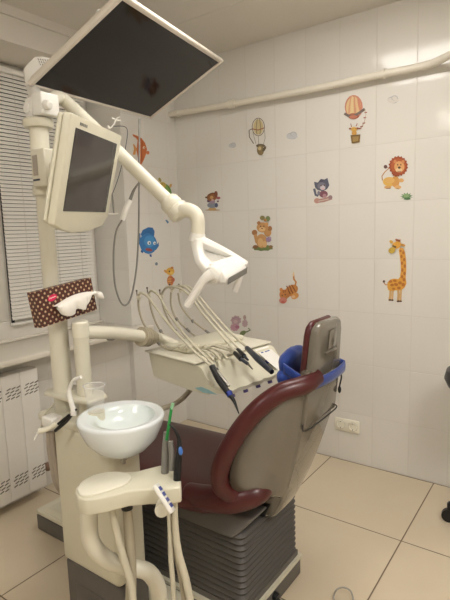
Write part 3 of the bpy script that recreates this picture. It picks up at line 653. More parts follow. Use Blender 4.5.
fb.build('tv_frame', M['bezel'], tv, bevel=.004)
MB().frame_box(T(-hw+e_*.5, -hh+e_*.5, -.014), tx*(tw-e_), ty*(th-e_), tn*.010).build('tv_screen', M['screen'], tv)
MB().frame_box(T(-hw+.012, -hh+.012, -.030), tx*(tw-.024), ty*(th-.024), tn*.012).build('tv_back', M['bezel'], tv, bevel=.004)
MB().frame_box(T(-hw*.6, -hh*.5, -.068), tx*tw*.6, ty*th*.5, tn*.038).build('tv_back_box', M['bezel'], tv, bevel=.012)
# bracket arm from the pole up to the back of the screen
bk = T(0, -hh+.25, -.068)
MB().tube([POL+V((-.01, .01, 1.80)), P(33, 86, D=1.90), P(40, 68, D=1.98), T(-hw*.5, -hh+.25, -.11), bk], [.026, .024, .02, .02, .02], 16).build('tv_bracket', M['white'], tv)
hpx = [(21.5, 68), (28, 61), (34, 55.5), (42, 55), (51, 57), (56, 61), (48, 76), (38, 92), (27, 95), (25, 86)]
MB().prism([P(x, y, D=1.855) for x, y in hpx], fw*.085).build('bracket_housing', M['white'], tv, bevel=.014, seg=4)
vs_ = MB()
for r_ in range(3):
    for k in range(6):
        c_ = P(37.5+k*2.3+r_*1.0, 58.3+r_*2.6+k*.3, D=1.854)
        vs_.frame_box(c_, rt*.0035+up*-.006, rt*.0025, fw*.003)
vs_.build('housing_vents', M['slot'], tv)
kp = P(100, 14, D=1.80); MB().ball(kp, .016).build('tv_knob', M['white'], tv)
# clear strip hanger and hook below the television
hk = thing('wire_hook', P(117, 118, D=1.75), 'white plastic hook with thin wire hanging under the television edge', 'hook')
MB().tube([P(120, 117, D=1.78), P(116, 119, D=1.78), P(114, 124, D=1.78), P(110, 128, D=1.78), P(108, 126, D=1.78)], .0028, 8).build('hook', M['white'], hk)
MB().tube([P(112, 118, D=1.78), P(116, 120, D=1.78), P(121, 121, D=1.78)], .0028, 8).build('hook', M['white'], hk)
MB().tube([P(113, 126, D=1.78), P(126.5, 128, D=1.78), P(126, 145, D=1.78), P(120, 172, D=1.78), P(114, 190, D=1.78), P(111, 196, D=1.78)], .0013, 6).build('hanging_wire', M['darkgrip'], hk)
MB().tube([P(104, 213, D=1.76), P(111, 214, D=1.76), P(118, 213.5, D=1.76)], .0028, 8).build('wire_rest', M['white'], hk)
MB().tube([P(112, 193, D=1.76), P(113, 203, D=1.76), P(114, 213, D=1.76)], [.003, .004, .003], 8).build('wire_clip', M['grey'], hk)
# syringe hanging with its loop of hose
sy = thing('hanging_scaler', P(127, 205, D=1.82), 'white scaler handpiece hanging with a looped grey hose on the left', 'handpiece')
MB().tube([P(122, 220, D=1.82), P(126, 209, D=1.82), P(130, 200, D=1.82)], [.010, .0115, .009], 12).build('scaler_body', M['white'], sy)
MB().tube([P(130, 200, D=1.82), P(134, 190, D=1.82), P(140, 181, D=1.82)], [.0065, .005, .0022], 10).build('scaler_tip', M['grey'], sy)
MB().tube([P(122, 220, D=1.82), P(116, 232, D=1.82), P(113.5, 255, D=1.84), P(115, 285, D=1.86), P(122, 304, D=1.88), P(130, 300, D=1.9), P(136, 272, D=1.9), P(138.5, 235, D=1.9), P(139, 190, D=1.9), P(139.3, 150, D=1.9), P(139.5, 119, D=1.92)], .0036, 10).build('scaler_hose', M['grey'], sy)

# ------------------------------------------------------------------ tissue box
ex = V((-.068, .993, .095)).normalized(); en = V((.995, .061, .078)); en = (en-ex*en.dot(ex)).normalized(); eh = en.cross(ex)
if eh.z < 0: eh = -eh
w_, h_ = .240, .117; cc_ = P(67.8, 301.4, D=1.664)
tm = bpy.data.materials.new('diamond_pattern_card'); tm.use_nodes = True
N = tm.node_tree.nodes; L = tm.node_tree.links; b = N['Principled BSDF']; b.inputs['Roughness'].default_value = .45
t_ = N.new('ShaderNodeTexCoord'); mp = N.new('ShaderNodeMapping'); s_ = N.new('ShaderNodeSeparateXYZ')
L.new(t_.outputs['UV'], s_.inputs[0])
u_ = math_node(N, L, 'ADD', s_.outputs[0], s_.outputs[1]); v_ = math_node(N, L, 'SUBTRACT', s_.outputs[0], s_.outputs[1])
def tri(x): 
    f = math_node(N, L, 'FRACT', x); return math_node(N, L, 'ABSOLUTE', math_node(N, L, 'SUBTRACT', f, .5))
a_, b_ = tri(u_), tri(v_)
mxx = math_node(N, L, 'MAXIMUM', a_, b_); mnn = math_node(N, L, 'MINIMUM', a_, b_)
dot = math_node(N, L, 'LESS_THAN', mxx, .22); 
crs = math_node(N, L, 'MULTIPLY', math_node(N, L, 'GREATER_THAN', mxx, .44), 1.0)
m1 = N.new('ShaderNodeMix'); m1.data_type = 'RGBA'; m1.inputs['A'].default_value = lin((46, 26, 22)); m1.inputs['B'].default_value = lin((112, 42, 34)); L.new(crs, m1.inputs['Factor'])
m2 = N.new('ShaderNodeMix'); m2.data_type = 'RGBA'; m2.inputs['B'].default_value = lin((206, 178, 142)); L.new(m1.outputs['Result'], m2.inputs['A']); L.new(dot, m2.inputs['Factor'])
L.new(m2.outputs['Result'], b.inputs['Base Color'])
tbx = thing('tissue_box', cc_-eh*h_/2-en*.035, 'dark brown tissue box with diamond pattern propped in front of the pole', 'tissue box')
DB = .038
mb = MB().frame_box(cc_-ex*w_/2-eh*h_/2-en*DB, ex*w_, eh*h_, en*DB)
bo = mb.build('carton', tm, tbx)
uvl = bo.data.uv_layers.new(name='UVMap')
inv = bo.matrix_world
for pol in bo.data.polygons:
    nn = pol.normal
    for li in pol.loop_indices:
        p_ = bo.data.vertices[bo.data.loops[li].vertex_index].co
        pu = p_.dot(ex) if abs(nn.dot(ex)) < .7 else p_.dot(en)
        pv = p_.dot(eh) if abs(nn.dot(eh)) < .7 else p_.dot(en)
        uvl.data[li].uv = (pu/.0232+.1, pv/.0232)
def TB(u, v, w): return cc_+ex*u+eh*v+en*w
bn = MB().prism([TB(*p, .0004) for p in [(-.058+x/1000, .026+y/1000) for x, y in ell(0, 0, 19, 10, 12)]], en*.0006).build('brand_patch', M['pink'], bo)
MB().prism([TB(*p, .0011) for p in [(-.058+x/1000, .026+y/1000) for x, y in line([(-13, -2), (-9, 2), (-5, -1), (0, 2), (5, 0), (9, 3), (13, 1)], 2.4)]], en*.0004).build('brand_script', M['paper'], bo)
# opening and the pulled tissue
MB().prism([TB(x/1000+.02, y/1000-.012, .0003) for x, y in ell(0, 0, 70, 12)], en*.0005).build('opening', M['paper'], bo)
tis = thing('tissue', TB(.02, -.01, .0), 'crumpled white tissue pulled half out of the patterned box', 'tissue')
rows = []
prof = [(-.062, 0), (-.045, .012), (-.02, .016), (.01, .02), (.035, .019), (.062, .014), (.088, .004)]
n_ = 28
for j in range(9):
    t = j/8; row = []
    for i in range(n_):
        s = i/(n_-1); x = -.066+s*.205
        drop = (.026*math.sin(PI*min(1, s*1.25))+.016*abs(math.sin(s*8))+.004)
        yv = -.002+.016*math.sin(PI*s)+.006*s - t*t*drop*1.45
        wv = .004+.024*math.sin(PI*t*.75)+.0045*math.sin(s*24+t*2)*t+.004*math.sin(s*47)*t
        row.append(TB(x+.006*math.sin(t*5+s*8)*t, yv, wv))
    rows.append(row)
MB().grid(rows).build('tissue_sheet', M['paper'], tis, solid=.0008, sub=1)

# ------------------------------------------------------------------ instrument table
TX0, TX1, TY0, TY1, TZ = .85, 1.29, -1.205, -.785, .877
it = thing('instrument_table', (1.05, -1.0, .76), 'cream instrument table on the swing arm over the seat', 'instrument table')
rot = Matrix.Rotation(math.radians(-9), 4, 'Z'); tcn = V((.85, -1.205, 0))
def TT(x, y, z): return tcn+rot @ (V((x, y, z))-tcn)
# deep rear block with overhanging lid, front sheet drooping to the edge
prof_t = [(TX0, 0), (1.145, -.002), (1.17, -.010), (1.19, -.034), (1.21, -.056), (1.24, -.068), (TX1, -.074)]
prof_b = [(TX1, -.088), (1.25, -.094), (1.20, -.104), (1.12, -.108), (.90, -.100), (.875, -.094)]
sec = []
ny = 27
def scal(y): return .010*abs(math.sin((y-TY0)/(TY1-TY0)*PI*6))
for i in range(ny):
    y = TY0+(TY1-TY0)*i/(ny-1); e = min(i, ny-1-i)/(ny-1)
    row = []
    for x, z in prof_t:
        xx = x+(scal(y) if x == TX1 else 0) - max(0, .04-e*.6)*(1 if x > 1.23 else 0)
        row.append(TT(xx, y, TZ+z))
    for x, z in prof_b:
        xx = x+(scal(y) if x == TX1 else 0) - max(0, .04-e*.6)*(1 if x > 1.23 else 0)
        row.append(TT(xx, y, TZ+z))
    sec.append(row)
MB().rings(sec).build('table_body', M['cream'], it, sharp=50)
MB().prism([TT(TX0-.012, TY0-.012, TZ+.001), TT(1.15, TY0-.012, TZ+.001), TT(1.15, TY1+.01, TZ+.001), TT(TX0-.012, TY1+.01, TZ+.001)], (0, 0, .010)).build('lid', M['ivory'], it, bevel=.004)
MB().prism([TT(TX0+.03, TY0+.05, TZ+.010), TT(1.04, TY0+.05, TZ+.010), TT(1.04, TY1-.04, TZ+.010), TT(TX0+.03, TY1-.04, TZ+.010)], (0, 0, .024)).build('hose_housing', M['cream'], it, bevel=.012, seg=3)
trim = [TT(x, TY0-.0005, TZ+z) for x, z in ((1.13, -.092), (1.17, -.080), (1.21, -.084), (1.25, -.092), (1.18, -.1))]
MB().prism(trim, rot @ V((0, -.002, 0))).build('blue_trim', M['aqua'], it)
MB().tube([JT-dr*.02, JT+dr*.02, TT(TX0+.06, TY0+.10, TZ+.02)], .02, 14).build('arm_socket', M['ivory'], it)
for i in range(6):
    y = TY0+(TY1-TY0)*(i+.5)/6
    c0 = TT(TX1-.012, y, TZ-.088)
    MB().cyl(c0+V((.008, 0, .006)), c0+V((.014, 0, -.014)), .008, .0095).build('hose_knob', M['purple'], it)
# paper card with blue buttons
def onT(x, y, o=0):
    zz = 0
    for (xa, za), (xb, zb) in zip(prof_t[:-1], prof_t[1:]):
        if xa <= x <= xb: zz = za+(zb-za)*(x-xa)/(xb-xa)
    return TT(x, y, TZ+zz+o)
bl_ = MB().prism([onT(x, y, .001) for x, y in ((1.155, TY1-.105), (1.28, TY1-.105), (1.26, TY1-.02), (1.155, TY1-.02))], (0, 0, .0015)).build('button_panel', M['white'], it)
for k, (x, y) in enumerate((x_-.032, y_) for x_, y_ in ((1.215, .085), (1.215, .06), (1.215, .045), (1.24, .09), (1.24, .065), (1.265, .08), (1.265, .055), (1.29, .085), (1.29, .06))):
    MB().prism([onT(x+dx, TY1-y+dy, .003) for dx, dy in ((-.006, -.007), (.007, -.007), (.007, .007), (-.006, .007))], (0, 0, .0012)).build('button', M['bluedot'], bl_)
# whips and hoses
tops = [((138, 297), -1.18), ((148.5, 294), -1.11), ((161, 296), -1.03), ((171, 290), -.95), ((180, 290), -.88)]
whips = [
 [(138, 297), (139.5, 312), (146, 328), (160, 345), (172, 350)],
 [(148.5, 294), (152, 312), (160, 330), (175, 346), (188, 350)],
 [(161, 296), (165, 312), (175, 330), (192, 344), (204, 350)],
 [(171, 292), (171, 305), (176, 318), (190, 332), (206, 345)],
 [(178, 293), (181, 306), (192, 320), (210, 334), (222, 345)]]
hoses = [
 [(138, 296), (141, 293), (148, 297), (157, 309), (172, 328), (193, 350), (213, 368)],
 [(148.5, 293), (152, 291), (159, 296), (168, 312), (184, 334), (203, 354), (217, 368)],
 [(161, 295), (166, 288), (175, 287), (187, 293), (203, 314), (222, 336), (238, 354)],
 [(171, 290), (178, 286), (188, 289), (204, 309), (222, 330), (240, 350)],
 [(180, 289), (187, 286), (196, 293), (212, 312), (232, 334), (249, 349)]]
pend = [(-1.18, -1.255), (-1.11, -1.24), (-1.03, P(235, 353, Z=.915).y), (-.95, P(238, 350, Z=.912).y), (-.88, P(247, 348, Z=.908).y)]
for (tp, y), wp in zip(tops, whips):
    r_ = MB().tube([P(a, b, Y=y) for a, b in wp], .0044, 10).build('whip_arm', M['bandhose'], it)
    k_ = P(*wp[2], Y=y); k2 = P(wp[2][0]+1.5, wp[2][1]+2.5, Y=y)
    MB().tube([k_, k2], .0072, 10, 0).build('whip_clip', M['grey'], r_)
    a = P(*wp[3], Y=y); b = P(*[(wp[3][i]*1.6+wp[4][i]*.4)/2 for i in (0, 1)], Y=y)
    MB().tube([a.lerp(P(*wp[2], Y=y), .25), a], .0062, 10, 0).build('whip_sleeve', M['grey'], r_)
    tpt = P(*tp, Y=y)
    MB().cyl(tpt+V((-.004, 0, -.004)), tpt+V((-.006, 0, .022)), .0022, n=8).ball(tpt+V((-.006, 0, .026)), .0045, n=10).build('whip_pin', M['metalpin'], r_)
    MB().ball(tpt+V((.004, 0, -.002)), .011, .008, .011, n=12).build('whip_roller', M['ivory'], r_)
lab = ['instrument hose nearest the camera, arching from the first whip to the black handpiece', 'second instrument hose from the front arching to the silver handpiece', 'middle instrument hose leading to the short black handpiece on the table', 'fourth hose arching to the small black connector on the table', 'rearmost instrument hose leading to the long slate handpiece']
ends = []
for (ya, yb), hp, lb_ in zip(pend, hoses, lab):
    n_ = len(hp); pts = [P(a, b, Y=ya+(yb-ya)*i/(n_-1)) for i, (a, b) in enumerate(hp)]
    MBt = MB().tube(pts, .0050, 12); ends.append((MBt, pts[-1], lb_))
def hand(idx, name, label, segs):
    mbt, e, _ = ends[idx]
    t = thing(name, e, label, 'handpiece', 'handpieces on the instrument table')
    mbt.build('hose', M['hose'], t)
    for pn_, pts, r, m in segs: MB().tube(pts, r, 14).build(pn_, M[m], t)
def HP(px, py, y): return P(px, py, Y=y)
hand(0, 'turbine_handpiece', 'long black handpiece with pointed tip hanging over the table front, nearest camera',
     [('grip', [HP(211, 366, -1.255), HP(219, 380, -1.27), HP(229, 394, -1.285)], [.0085, .012, .0105], 'black'), ('nozzle', [HP(229, 394, -1.285), HP(234, 401, -1.295), HP(239, 414, -1.31)], [.0095, .006, .0018], 'black'), ('blue_ring', [HP(228.5, 392, -1.282), HP(230.5, 396, -1.286)], [.0118, .0112], 'bluedot')])
hand(1, 'scaler_handpiece', 'short silver handpiece with black collar beside the pointed black one',
     [('collar', [HP(213, 366, -1.24), HP(217, 371, -1.245)], .0085, 'black'), ('body', [HP(217, 371, -1.245), HP(223, 379, -1.25), HP(229, 386, -1.255)], [.0065, .007, .0065], 'steel')])
hand(2, 'micromotor_handpiece', 'short black handpiece lying mid table with thin metal end',
     [('grip', [P(235, 353, Z=.915), P(241, 359, Z=.907)], [.0085, .010], 'black'), ('body', [P(241, 359, Z=.907), P(248, 364, Z=.895)], [.0068, .006], 'darkgrip'), ('tip', [P(248, 364, Z=.895), P(252.5, 369, Z=.885)], [.004, .0025], 'metalpin')])
hand(3, 'connector_handpiece', 'small black connector lying between the short black and long slate handpieces',
     [('grip', [P(238, 350, Z=.912), P(244, 356, Z=.906)], [.0085, .009], 'black'), ('tip', [P(244, 356, Z=.906), P(248, 360, Z=.90)], [.006, .004], 'darkgrip')])
hand(4, 'syringe_handpiece', 'long slate blue handpiece lying at the table right side',
     [('grip', [P(247, 348, Z=.908), P(258, 359, Z=.896), P(272, 372, Z=.872)], [.0095, .0125, .0095], 'darkgrip')])
# loops of hose lying on the table
lp_ = MB()
for yy, xs in ((-1.14, 0), (-1.07, 7), (-1.0, 14), (-.94, 24), (-.89, 32)):
    lp_.tube([P(172+xs, 348, Z=.925), P(184+xs, 345, Z=.922), P(198+xs, 348, Z=.915), P(208+xs, 354-xs*.1, Z=.9), P(214+xs, 361-xs*.12, Z=.889)], .0055, 10)
tag(lp_.build('instrument_hose_loops', M['hose'], None), 'cream hose loops lying over the rear of the instrument table', 'hose')
# supply hose under the table
MB().tube([TT(1.04, -1.10, TZ-.10), P(184, 397, Y=-1.15), P(172, 405, Y=-1.2), P(156, 410, Y=-1.28), P(136, 411, Y=-1.38), V((1.0, -1.45, .66))], .0105, 12).build('supply_hose', M['bandhose'], it)

# ------------------------------------------------------------------ dental chair
CY = -1.21
ch = thing('dental_chair', (1.15, CY, 0), 'dental chair with burgundy vinyl cushions and grey plastic back on a ribbed base', 'dental chair')
# seat
st_ = [(.50, .06, .462, .02), (.515, .13, .462, .034), (.58, .20, .462, .042), (.75, .235, .460, .045), (.95, .25, .458, .047), (1.12, .262, .455, .05), (1.26, .262, .458, .054), (1.37, .245, .480, .052), (1.43, .21, .49, .045), (1.47, .15, .495, .035), (1.485, .07, .495, .02)]
secs = []
for x, w, zc, hz in st_:
    row = []
    for j in range(28):
        a = 2*PI*j/28; c_, s_ = math.cos(a), math.sin(a)
        yy = w*(abs(c_)**.55)*(1 if c_ > 0 else -1); zz = hz*(abs(s_)**.7)*(1 if s_ > 0 else -1)
        if s_ > 0: zz *= 1-.35*(1-abs(yy/w))*(.6 if x > .7 else 0)
        row.append(V((x, CY+yy, zc+zz)))
    secs.append(row)
stb = MB().rings(secs)
for sg in (-1, 1):
    stb.tube([(1.22, CY+sg*.215, .475), (1.32, CY+sg*.222, .49), (1.40, CY+sg*.216, .506), (1.45, CY+sg*.198, .522), (1.48, CY+sg*.17, .534), (1.485, CY+sg*.12, .535)][:6 if sg < 0 else 5], [.036, .043, .044, .042, .038, .030], 16)
stb.build('seat', M['burg'], ch, sharp=80, sub=1)
# rim path of the backrest, near side (top to bottom)
rim_px = [((304, 385), -1.335), ((280, 393), -1.395), ((257, 410), -1.445), ((238, 433), -1.475), ((224, 457), -1.49), ((219, 478), -1.485), ((226, 491), -1.455), ((246, 497), -1.39)]
rimN = [P(*a, Y=y) for a, y in rim_px]
def mir(p): return V((p.x, 2*CY-p.y, p.z))
loop = rimN+[V((1.41, CY-.08, .47)), V((1.41, CY+.08, .47))]+[mir(p) for p in rimN[::-1]]
topN = rimN[0]+V((.01, .06, .012))
loop = [topN]+loop[:-1]+[V((1.585, CY+.105, .905))]
cu = MB().tube(loop, .029, 16, 6)
rows = []
for p in smooth_path(rimN, 4):
    rows.append([p+V((-.012, 0, 0))]+[V((p.x-.012+.012*math.sin(PI*t), p.y+(mir(p).y-p.y)*t, p.z+.01*math.sin(PI*t))) for t in (.15, .35, .5, .65, .85)]+[mir(p)+V((-.012, 0, 0))])
cu.grid(rows)
cu.build('backrest_cushion', M['burg'], ch, sharp=80)
# rear shell with a flat spine
sh_px = [((303, 389), -1.335), ((280, 397), -1.39), ((259, 413), -1.44), ((242, 435), -1.47), ((229, 458), -1.48), ((224, 478), -1.475), ((231, 492), -1.45), ((250, 496), -1.39), ((270, 491), -1.33)]
shN = [P(*a, Y=y) for a, y in sh_px]
spz = [.93, .89, .83, .76, .68, .60, .54, .505, .48]
SPT = [(1.10, 1.66, .12), (.93, 1.623, .121), (.89, 1.616, .120), (.75, 1.600, .120), (.63, 1.567, .103), (.53, 1.532, .088), (.427, 1.488, .07), (.363, 1.443, .05), (.30, 1.40, .04)]
def spl(z, k):
    for a, b in zip(SPT[:-1], SPT[1:]):
        if a[0] >= z >= b[0]:
            t = (a[0]-z)/(a[0]-b[0]); return a[k]+(b[k]-a[k])*t
def spx(z): return spl(z, 1)
rows = []
for (p, z) in zip(shN, spz):
    hwid = spl(z, 2)
    sN = V((spx(z), CY-hwid, z)); a = p+V((.012, .012, 0))
    def cur(t): 
        q_ = a.lerp(sN, t); bul = math.sin(PI*t)*min(.035, (sN-a).length*.12)
        return q_+V((.75, -.5, 0))*bul
    half = [a, cur(.25), cur(.5), cur(.75), sN+V((-.004, -.004, 0)), sN+V((.003, .006, 0))]
    rows.append(half+[mir(q_) for q_ in half[::-1]])
fine = []
cols = [smooth_path([r[j] for r in rows], 5) for j in range(len(rows[0]))]
fine = [[c_[i] for c_ in cols] for i in range(len(cols[0]))]
MB().grid(fine).build('back_shell', M['shell'], ch, sharp=60, solid=.008)
# tail of the spine below the cushions
tl = []
for z, hh_, th_ in ((.50, .088, .04), (.45, .080, .045), (.41, .072, .045), (.38, .058, .035), (.362, .034, .015)):
    xx = spx(z)
    tl.append([V((xx-th_, CY-hh_, z)), V((xx-.004, CY-hh_, z)), V((xx+.004, CY-hh_+.008, z)), V((xx+.004, CY+hh_-.008, z)), V((xx-.004, CY+hh_, z)), V((xx-th_, CY+hh_, z))])
MB().rings(tl).build('spine_tail', M['shell'], ch, sharp=60)
MB().rings([[p+V((-.022, 0, -.006)) for p in r] for r in tl[1:]]).build('tail_gap_fill', M['black'], ch)  # black copy of the tail filling the gap towards the seat
sp_ = []
for z in (.94, .90, .86, .82, .78, .74, .70, .66, .62, .58, .54, .50, .46, .42, .385):
    xx = spx(z); hh_ = spl(z, 2)
    sp_.append([V((xx-.012, CY-hh_, z)), V((xx+.003, CY-hh_-.001, z)), V((xx+.011, CY-hh_+.009, z)), V((xx+.015, CY-hh_*.4, z)), V((xx+.015, CY+hh_*.4, z)), V((xx+.011, CY+hh_-.009, z)), V((xx+.003, CY+hh_+.001, z)), V((xx-.012, CY+hh_, z))])
MB().rings(sp_).build('spine_panel', M['shell'], ch, sharp=30)
# headrest slide cover on the spine
def slab(pts, d): return MB().prism(pts, d)
x0, z0, x1, z1 = spx(.752)+.010, .752, spx(.93)+.010, .93
hwv = .117
MB().prism([(x0+.010, CY-hwv, z0), (x0+.010, CY+hwv, z0-.0), (x1+.008, CY+hwv, z1), (x1+.008, CY-hwv, z1)], (-.02, 0, .004)).build('headrest_slide', M['shell'], ch, bevel=.006, seg=3)
MB().tube([(x0+.004, CY-hwv-.003, z0+.02), (x0+.012, CY-hwv+.010, z0-.002), (x0+.012, CY+hwv-.010, z0-.002), (x0+.012, CY+hwv-.001, z0+.012)], .0024, 8).build('slide_seam', M['black'], ch)
# headrest
hN = [P(302, 378, Y=-1.31), P(310, 330, Y=-1.31), P(325, 320.5, Y=-1.26)]
hx0, hx1 = 1.632, 1.648
hr = [(-.104, .87), (-.102, .93), (-.094, 1.04), (-.084, 1.068), (-.06, 1.082), (.06, 1.082), (.084, 1.068), (.094, 1.04), (.102, .93), (.104, .87)]
def HX(z, o): return 1.626+(z-.87)*.09+o
MB().prism([V((HX(z, .012), CY+.002+y, z)) for y, z in hr], (-.030, 0, .0)).build('headrest_shell', M['shell'], ch, bevel=.010, seg=4)
MB().prism([V((HX(z, -.014), CY+.002+y*1.0, z+(.003 if z > 1 else 0))) for y, z in hr], (-.024, 0, .0)).build('headrest_cushion', M['burg'], ch, bevel=.013, seg=4)
hl = MB()
def hbx(y0_, z0_, y1_, z1_): hl.frame_box((HX(z0_, .012), CY+y0_, z0_), (.004+.0, 0, 0), (0, y1_-y0_, 0), ((z1_-z0_)*.10, 0, z1_-z0_))
hbx(-.012, .99, .045, 1.05); hbx(-.03, .975, .055, .984)
hl.build('headrest_relief', M['shell'], ch, bevel=.003)
MB().tube([(1.60, CY+.125, .89), (1.635, CY+.13, .87), (1.63, CY+.13, .825)], .0028, 8).ball((1.63, CY+.13, .815), .006, .006, .013).build('release_cord', M['black'], ch)
# under-seat carrier, ribbed skirt, base
MB().prism([(1.12, -1.42, .36), (1.40, -1.42, .36), (1.46, -1.38, .43), (1.10, -1.40, .43)], (0, .38, 0)).build('seat_carrier', M['darkbase'], ch, bevel=.012, seg=3)
BXa, BXb, BYa, BYb = .86, 1.432, -1.405, -1.02
rg = []
nr = 12
for i in range(nr*4+1):
    t = i/(nr*4); z = .105+t*.27; ph = (i % 4); off = (-.0, .006, .0085, .004)[ph]-.006
    r_ = .03; xa, xb, ya, yb = BXa-off, BXb+off, BYa-off, BYb+off
    ring = []
    for cx, cy, a0 in ((xb-r_, yb-r_, 0), (xa+r_, yb-r_, 90), (xa+r_, ya+r_, 180), (xb-r_, ya+r_, 270)):
        for k in range(5):
            a = math.radians(a0+22.5*k); ring.append(V((cx+r_*math.cos(a), cy+r_*math.sin(a), z)))
    rg.append(ring)
MB().rings(rg).build('ribbed_skirt', M['bellow'], ch, sharp=60)
MB().box((BXa-.01, BYa-.01, 0), (BXb+.008, BYb+.01, .07)).build('base', M['darkbase'], ch, bevel=.006)
MB().box((BXa-.014, BYa-.014, .07), (BXb+.012, BYb+.014, .084)).build('base_stripe', M['cream'], ch)
MB().box((BXa, BYa, .084), (BXb, BYb, .106)).build('base', M['darkbase'], ch)

# neck pillow tied with a strap
npc = P(291, 364, Y=-1.21)
np_ = thing('neck_pillow', npc, 'royal blue neck pillow strapped around the headrest of the dental chair', 'pillow')
mbp = MB(); mbp.ball(P(294, 361, Y=-1.19), .030, .088, .052, 20)
po = mbp.build('pillow_body', M['blue'], np_, sub=1)
tx_ = bpy.data.textures.new('crumple', 'CLOUDS'); tx_.noise_scale = .06
md = po.modifiers.new('crumple', 'DISPLACE'); md.texture = tx_; md.strength = .018; md.mid_level = .5
mbp = MB(); mbp.ball(P(290, 376, Y=-1.22), .026, .07, .045, 18)
po = mbp.build('pillow_fold', M['blue'], np_, sub=1)
md = po.modifiers.new('crumple', 'DISPLACE'); md.texture = tx_; md.strength = .02; md.mid_level = .5
stp = []
for (x, y, z) in ((1.55, -.118, .94), (1.60, -.116, .915), (1.636, -.122, .902), (1.650, -.10, .902), (1.662, 0, .904), (1.656, .10, .906), (1.640, .124, .908), (1.58, .116, .93)):
    stp.append((x, CY+.002+y, z))
rows = []
sp = smooth_path(stp, 6)
for k in (-1, -.33, .33, 1):
    rows.append([p+V((.002*(1-abs(k)), 0, k*.016)) for p in sp])
MB().grid(rows).build('strap', M['blue'], np_, solid=.005)

# ------------------------------------------------------------------ assistant holder
ZA = .655
ap = [P(75, 492, Z=ZA), P(76, 487, Z=ZA), P(84, 480, Z=ZA), P(100, 474.5, Z=ZA), P(120, 472, Z=ZA), P(136, 471, Z=ZA), P(160, 465, Z=ZA), P(172, 466, Z=ZA), P(181, 478, Z=ZA), P(181, 487, Z=ZA), P(168, 489, Z=ZA), P(150, 489, Z=ZA), P(128, 491, Z=ZA), P(105, 497, Z=ZA), P(88, 500, Z=ZA), P(78, 498, Z=ZA)]
ah = thing('assistant_holder', (ap[0]+ap[8])/2+V((0, 0, -.65)), 'cream assistant arm with suction holders in front of the cabinet', 'instrument holder')
MB().prism([p+V((0, 0, -.048)) for p in ap], (0, 0, .048)).build('arm_plate', M['cream'], ah, bevel=.006, seg=3)
lob = [P(77, 491, Z=ZA), P(82, 483, Z=ZA), P(96, 476, Z=ZA), P(114, 473, Z=ZA), P(128, 475, Z=ZA), P(131, 480, Z=ZA), P(122, 487, Z=ZA), P(104, 493, Z=ZA), P(88, 497, Z=ZA), P(80, 496, Z=ZA)]
MB().prism([p+V((0, 0, -.002)) for p in smooth_path(lob+[lob[0]], 4)[:-1]], (0, 0, .008)).build('arm_cap', M['ivory'], ah, bevel=.004, seg=3)
# keypad on its little barrel
MB().cyl(P(163, 503, D=1.40), P(161.5, 511, D=1.33), .019).build('keypad_barrel', M['ivory'], ah, bevel=.004)
kx = (P(174, 513, D=1.29)-P(156, 485, D=1.31)); kyv = (P(180, 512, D=1.37)-P(174, 513, D=1.29))
ko = P(155.5, 484, D=1.31)
kn = kx.cross(kyv).normalized()
if kn.dot(CAM-ko) < 0: kn = -kn
kyv = (kyv-kx*kyv.dot(kx)/kx.length_squared)*.62; 
kp_ = MB().frame_box(ko, kx, kyv, -kn*.012).build('keypad', M['white'], ah, bevel=.003)
for i in range(4):
    for j in range(2):
        c_ = ko+kx*(.13+.2*i)+kyv*(.12+.42*j)+kn*.0003
        MB().frame_box(c_, kx*.13, kyv*.3, kn*.0012).build('key', M['bluedot'], kp_)
# support tube curving down into the floor drain hose
MB().tube([P(90, 498, D=1.47), P(89, 520, D=1.47), P(92, 543, D=1.49), P(108, 560, D=1.52), P(130, 567, D=1.55), P(148, 572, D=1.56), P(158, 588, D=1.57), P(160, 612, D=1.58)], [.026]*8, 20).build('support_tube', M['ivory'], ah)
# the holders
g1 = P(164.5, 464, D=1.47); g2 = P(170, 466, D=1.45)
MB().tube([g1+V((0, 0, -.03)), P(165.5, 449, D=1.47), P(166.5, 432, D=1.47)], [.012, .011, .009], 14).build('suction_sleeve', M['grey'], ah)
MB().tube([P(172, 470, D=1.45), P(172, 455, D=1.45), P(170.5, 441, D=1.45)], [.010, .0095, .008], 14).build('suction_sleeve', M['grey'], ah)
def hang(name, label, pts, r, m, D):
    t = thing(name, P(*pts[0], D=D[0]), label, 'hose', 'hoses hanging from the assistant arm')
    MB().tube([P(a, b, D=d) for (a, b), d in zip(pts, D)], r, 14).build('hose_length', m, t)
    c0 = P(*pts[0], D=D[0]); MB().cyl(c0+V((0, 0, -.008)), c0+V((0, 0, .012)), r*1.25 if not isinstance(r, list) else r[0]*1.25).build('hose_collar', M['black'], t)
hang('suction_hose', 'narrow cream hose hanging from the lobe of the assistant arm', [(111, 506), (116, 530), (124, 560), (131, 584), (134, 615)], [.0105, .011, .011, .011, .011], M['hose'], [1.42]*5)
hang('suction_hose', 'thick ribbed cream hose hanging straight from the assistant arm', [(127, 506), (129, 530), (131, 560), (131, 590), (130, 615)], [.0135, .015, .0155, .016, .016], M['bandhose'], [1.45]*5)
hang('suction_hose', 'cream hose hanging below the keypad, left of the pair', [(169, 508), (170, 530), (171, 560), (173, 585), (174, 615)], [.0075]*5, M['hose'], [1.43]*5)
hang('suction_hose', 'cream hose hanging below the black suction tip, right of the pair', [(175, 494), (175, 520), (178, 550), (186, 580), (193, 615)], [.008, .0095, .0105, .011, .011], M['hose'], [1.42]*5)
hang('suction_hose', 'thin hose hanging inside the right pair below the keypad', [(173, 495), (172, 520), (175, 550), (181, 580), (186, 615)], [.006, .0065, .007, .007, .007], M['bandhose'], [1.44]*5)
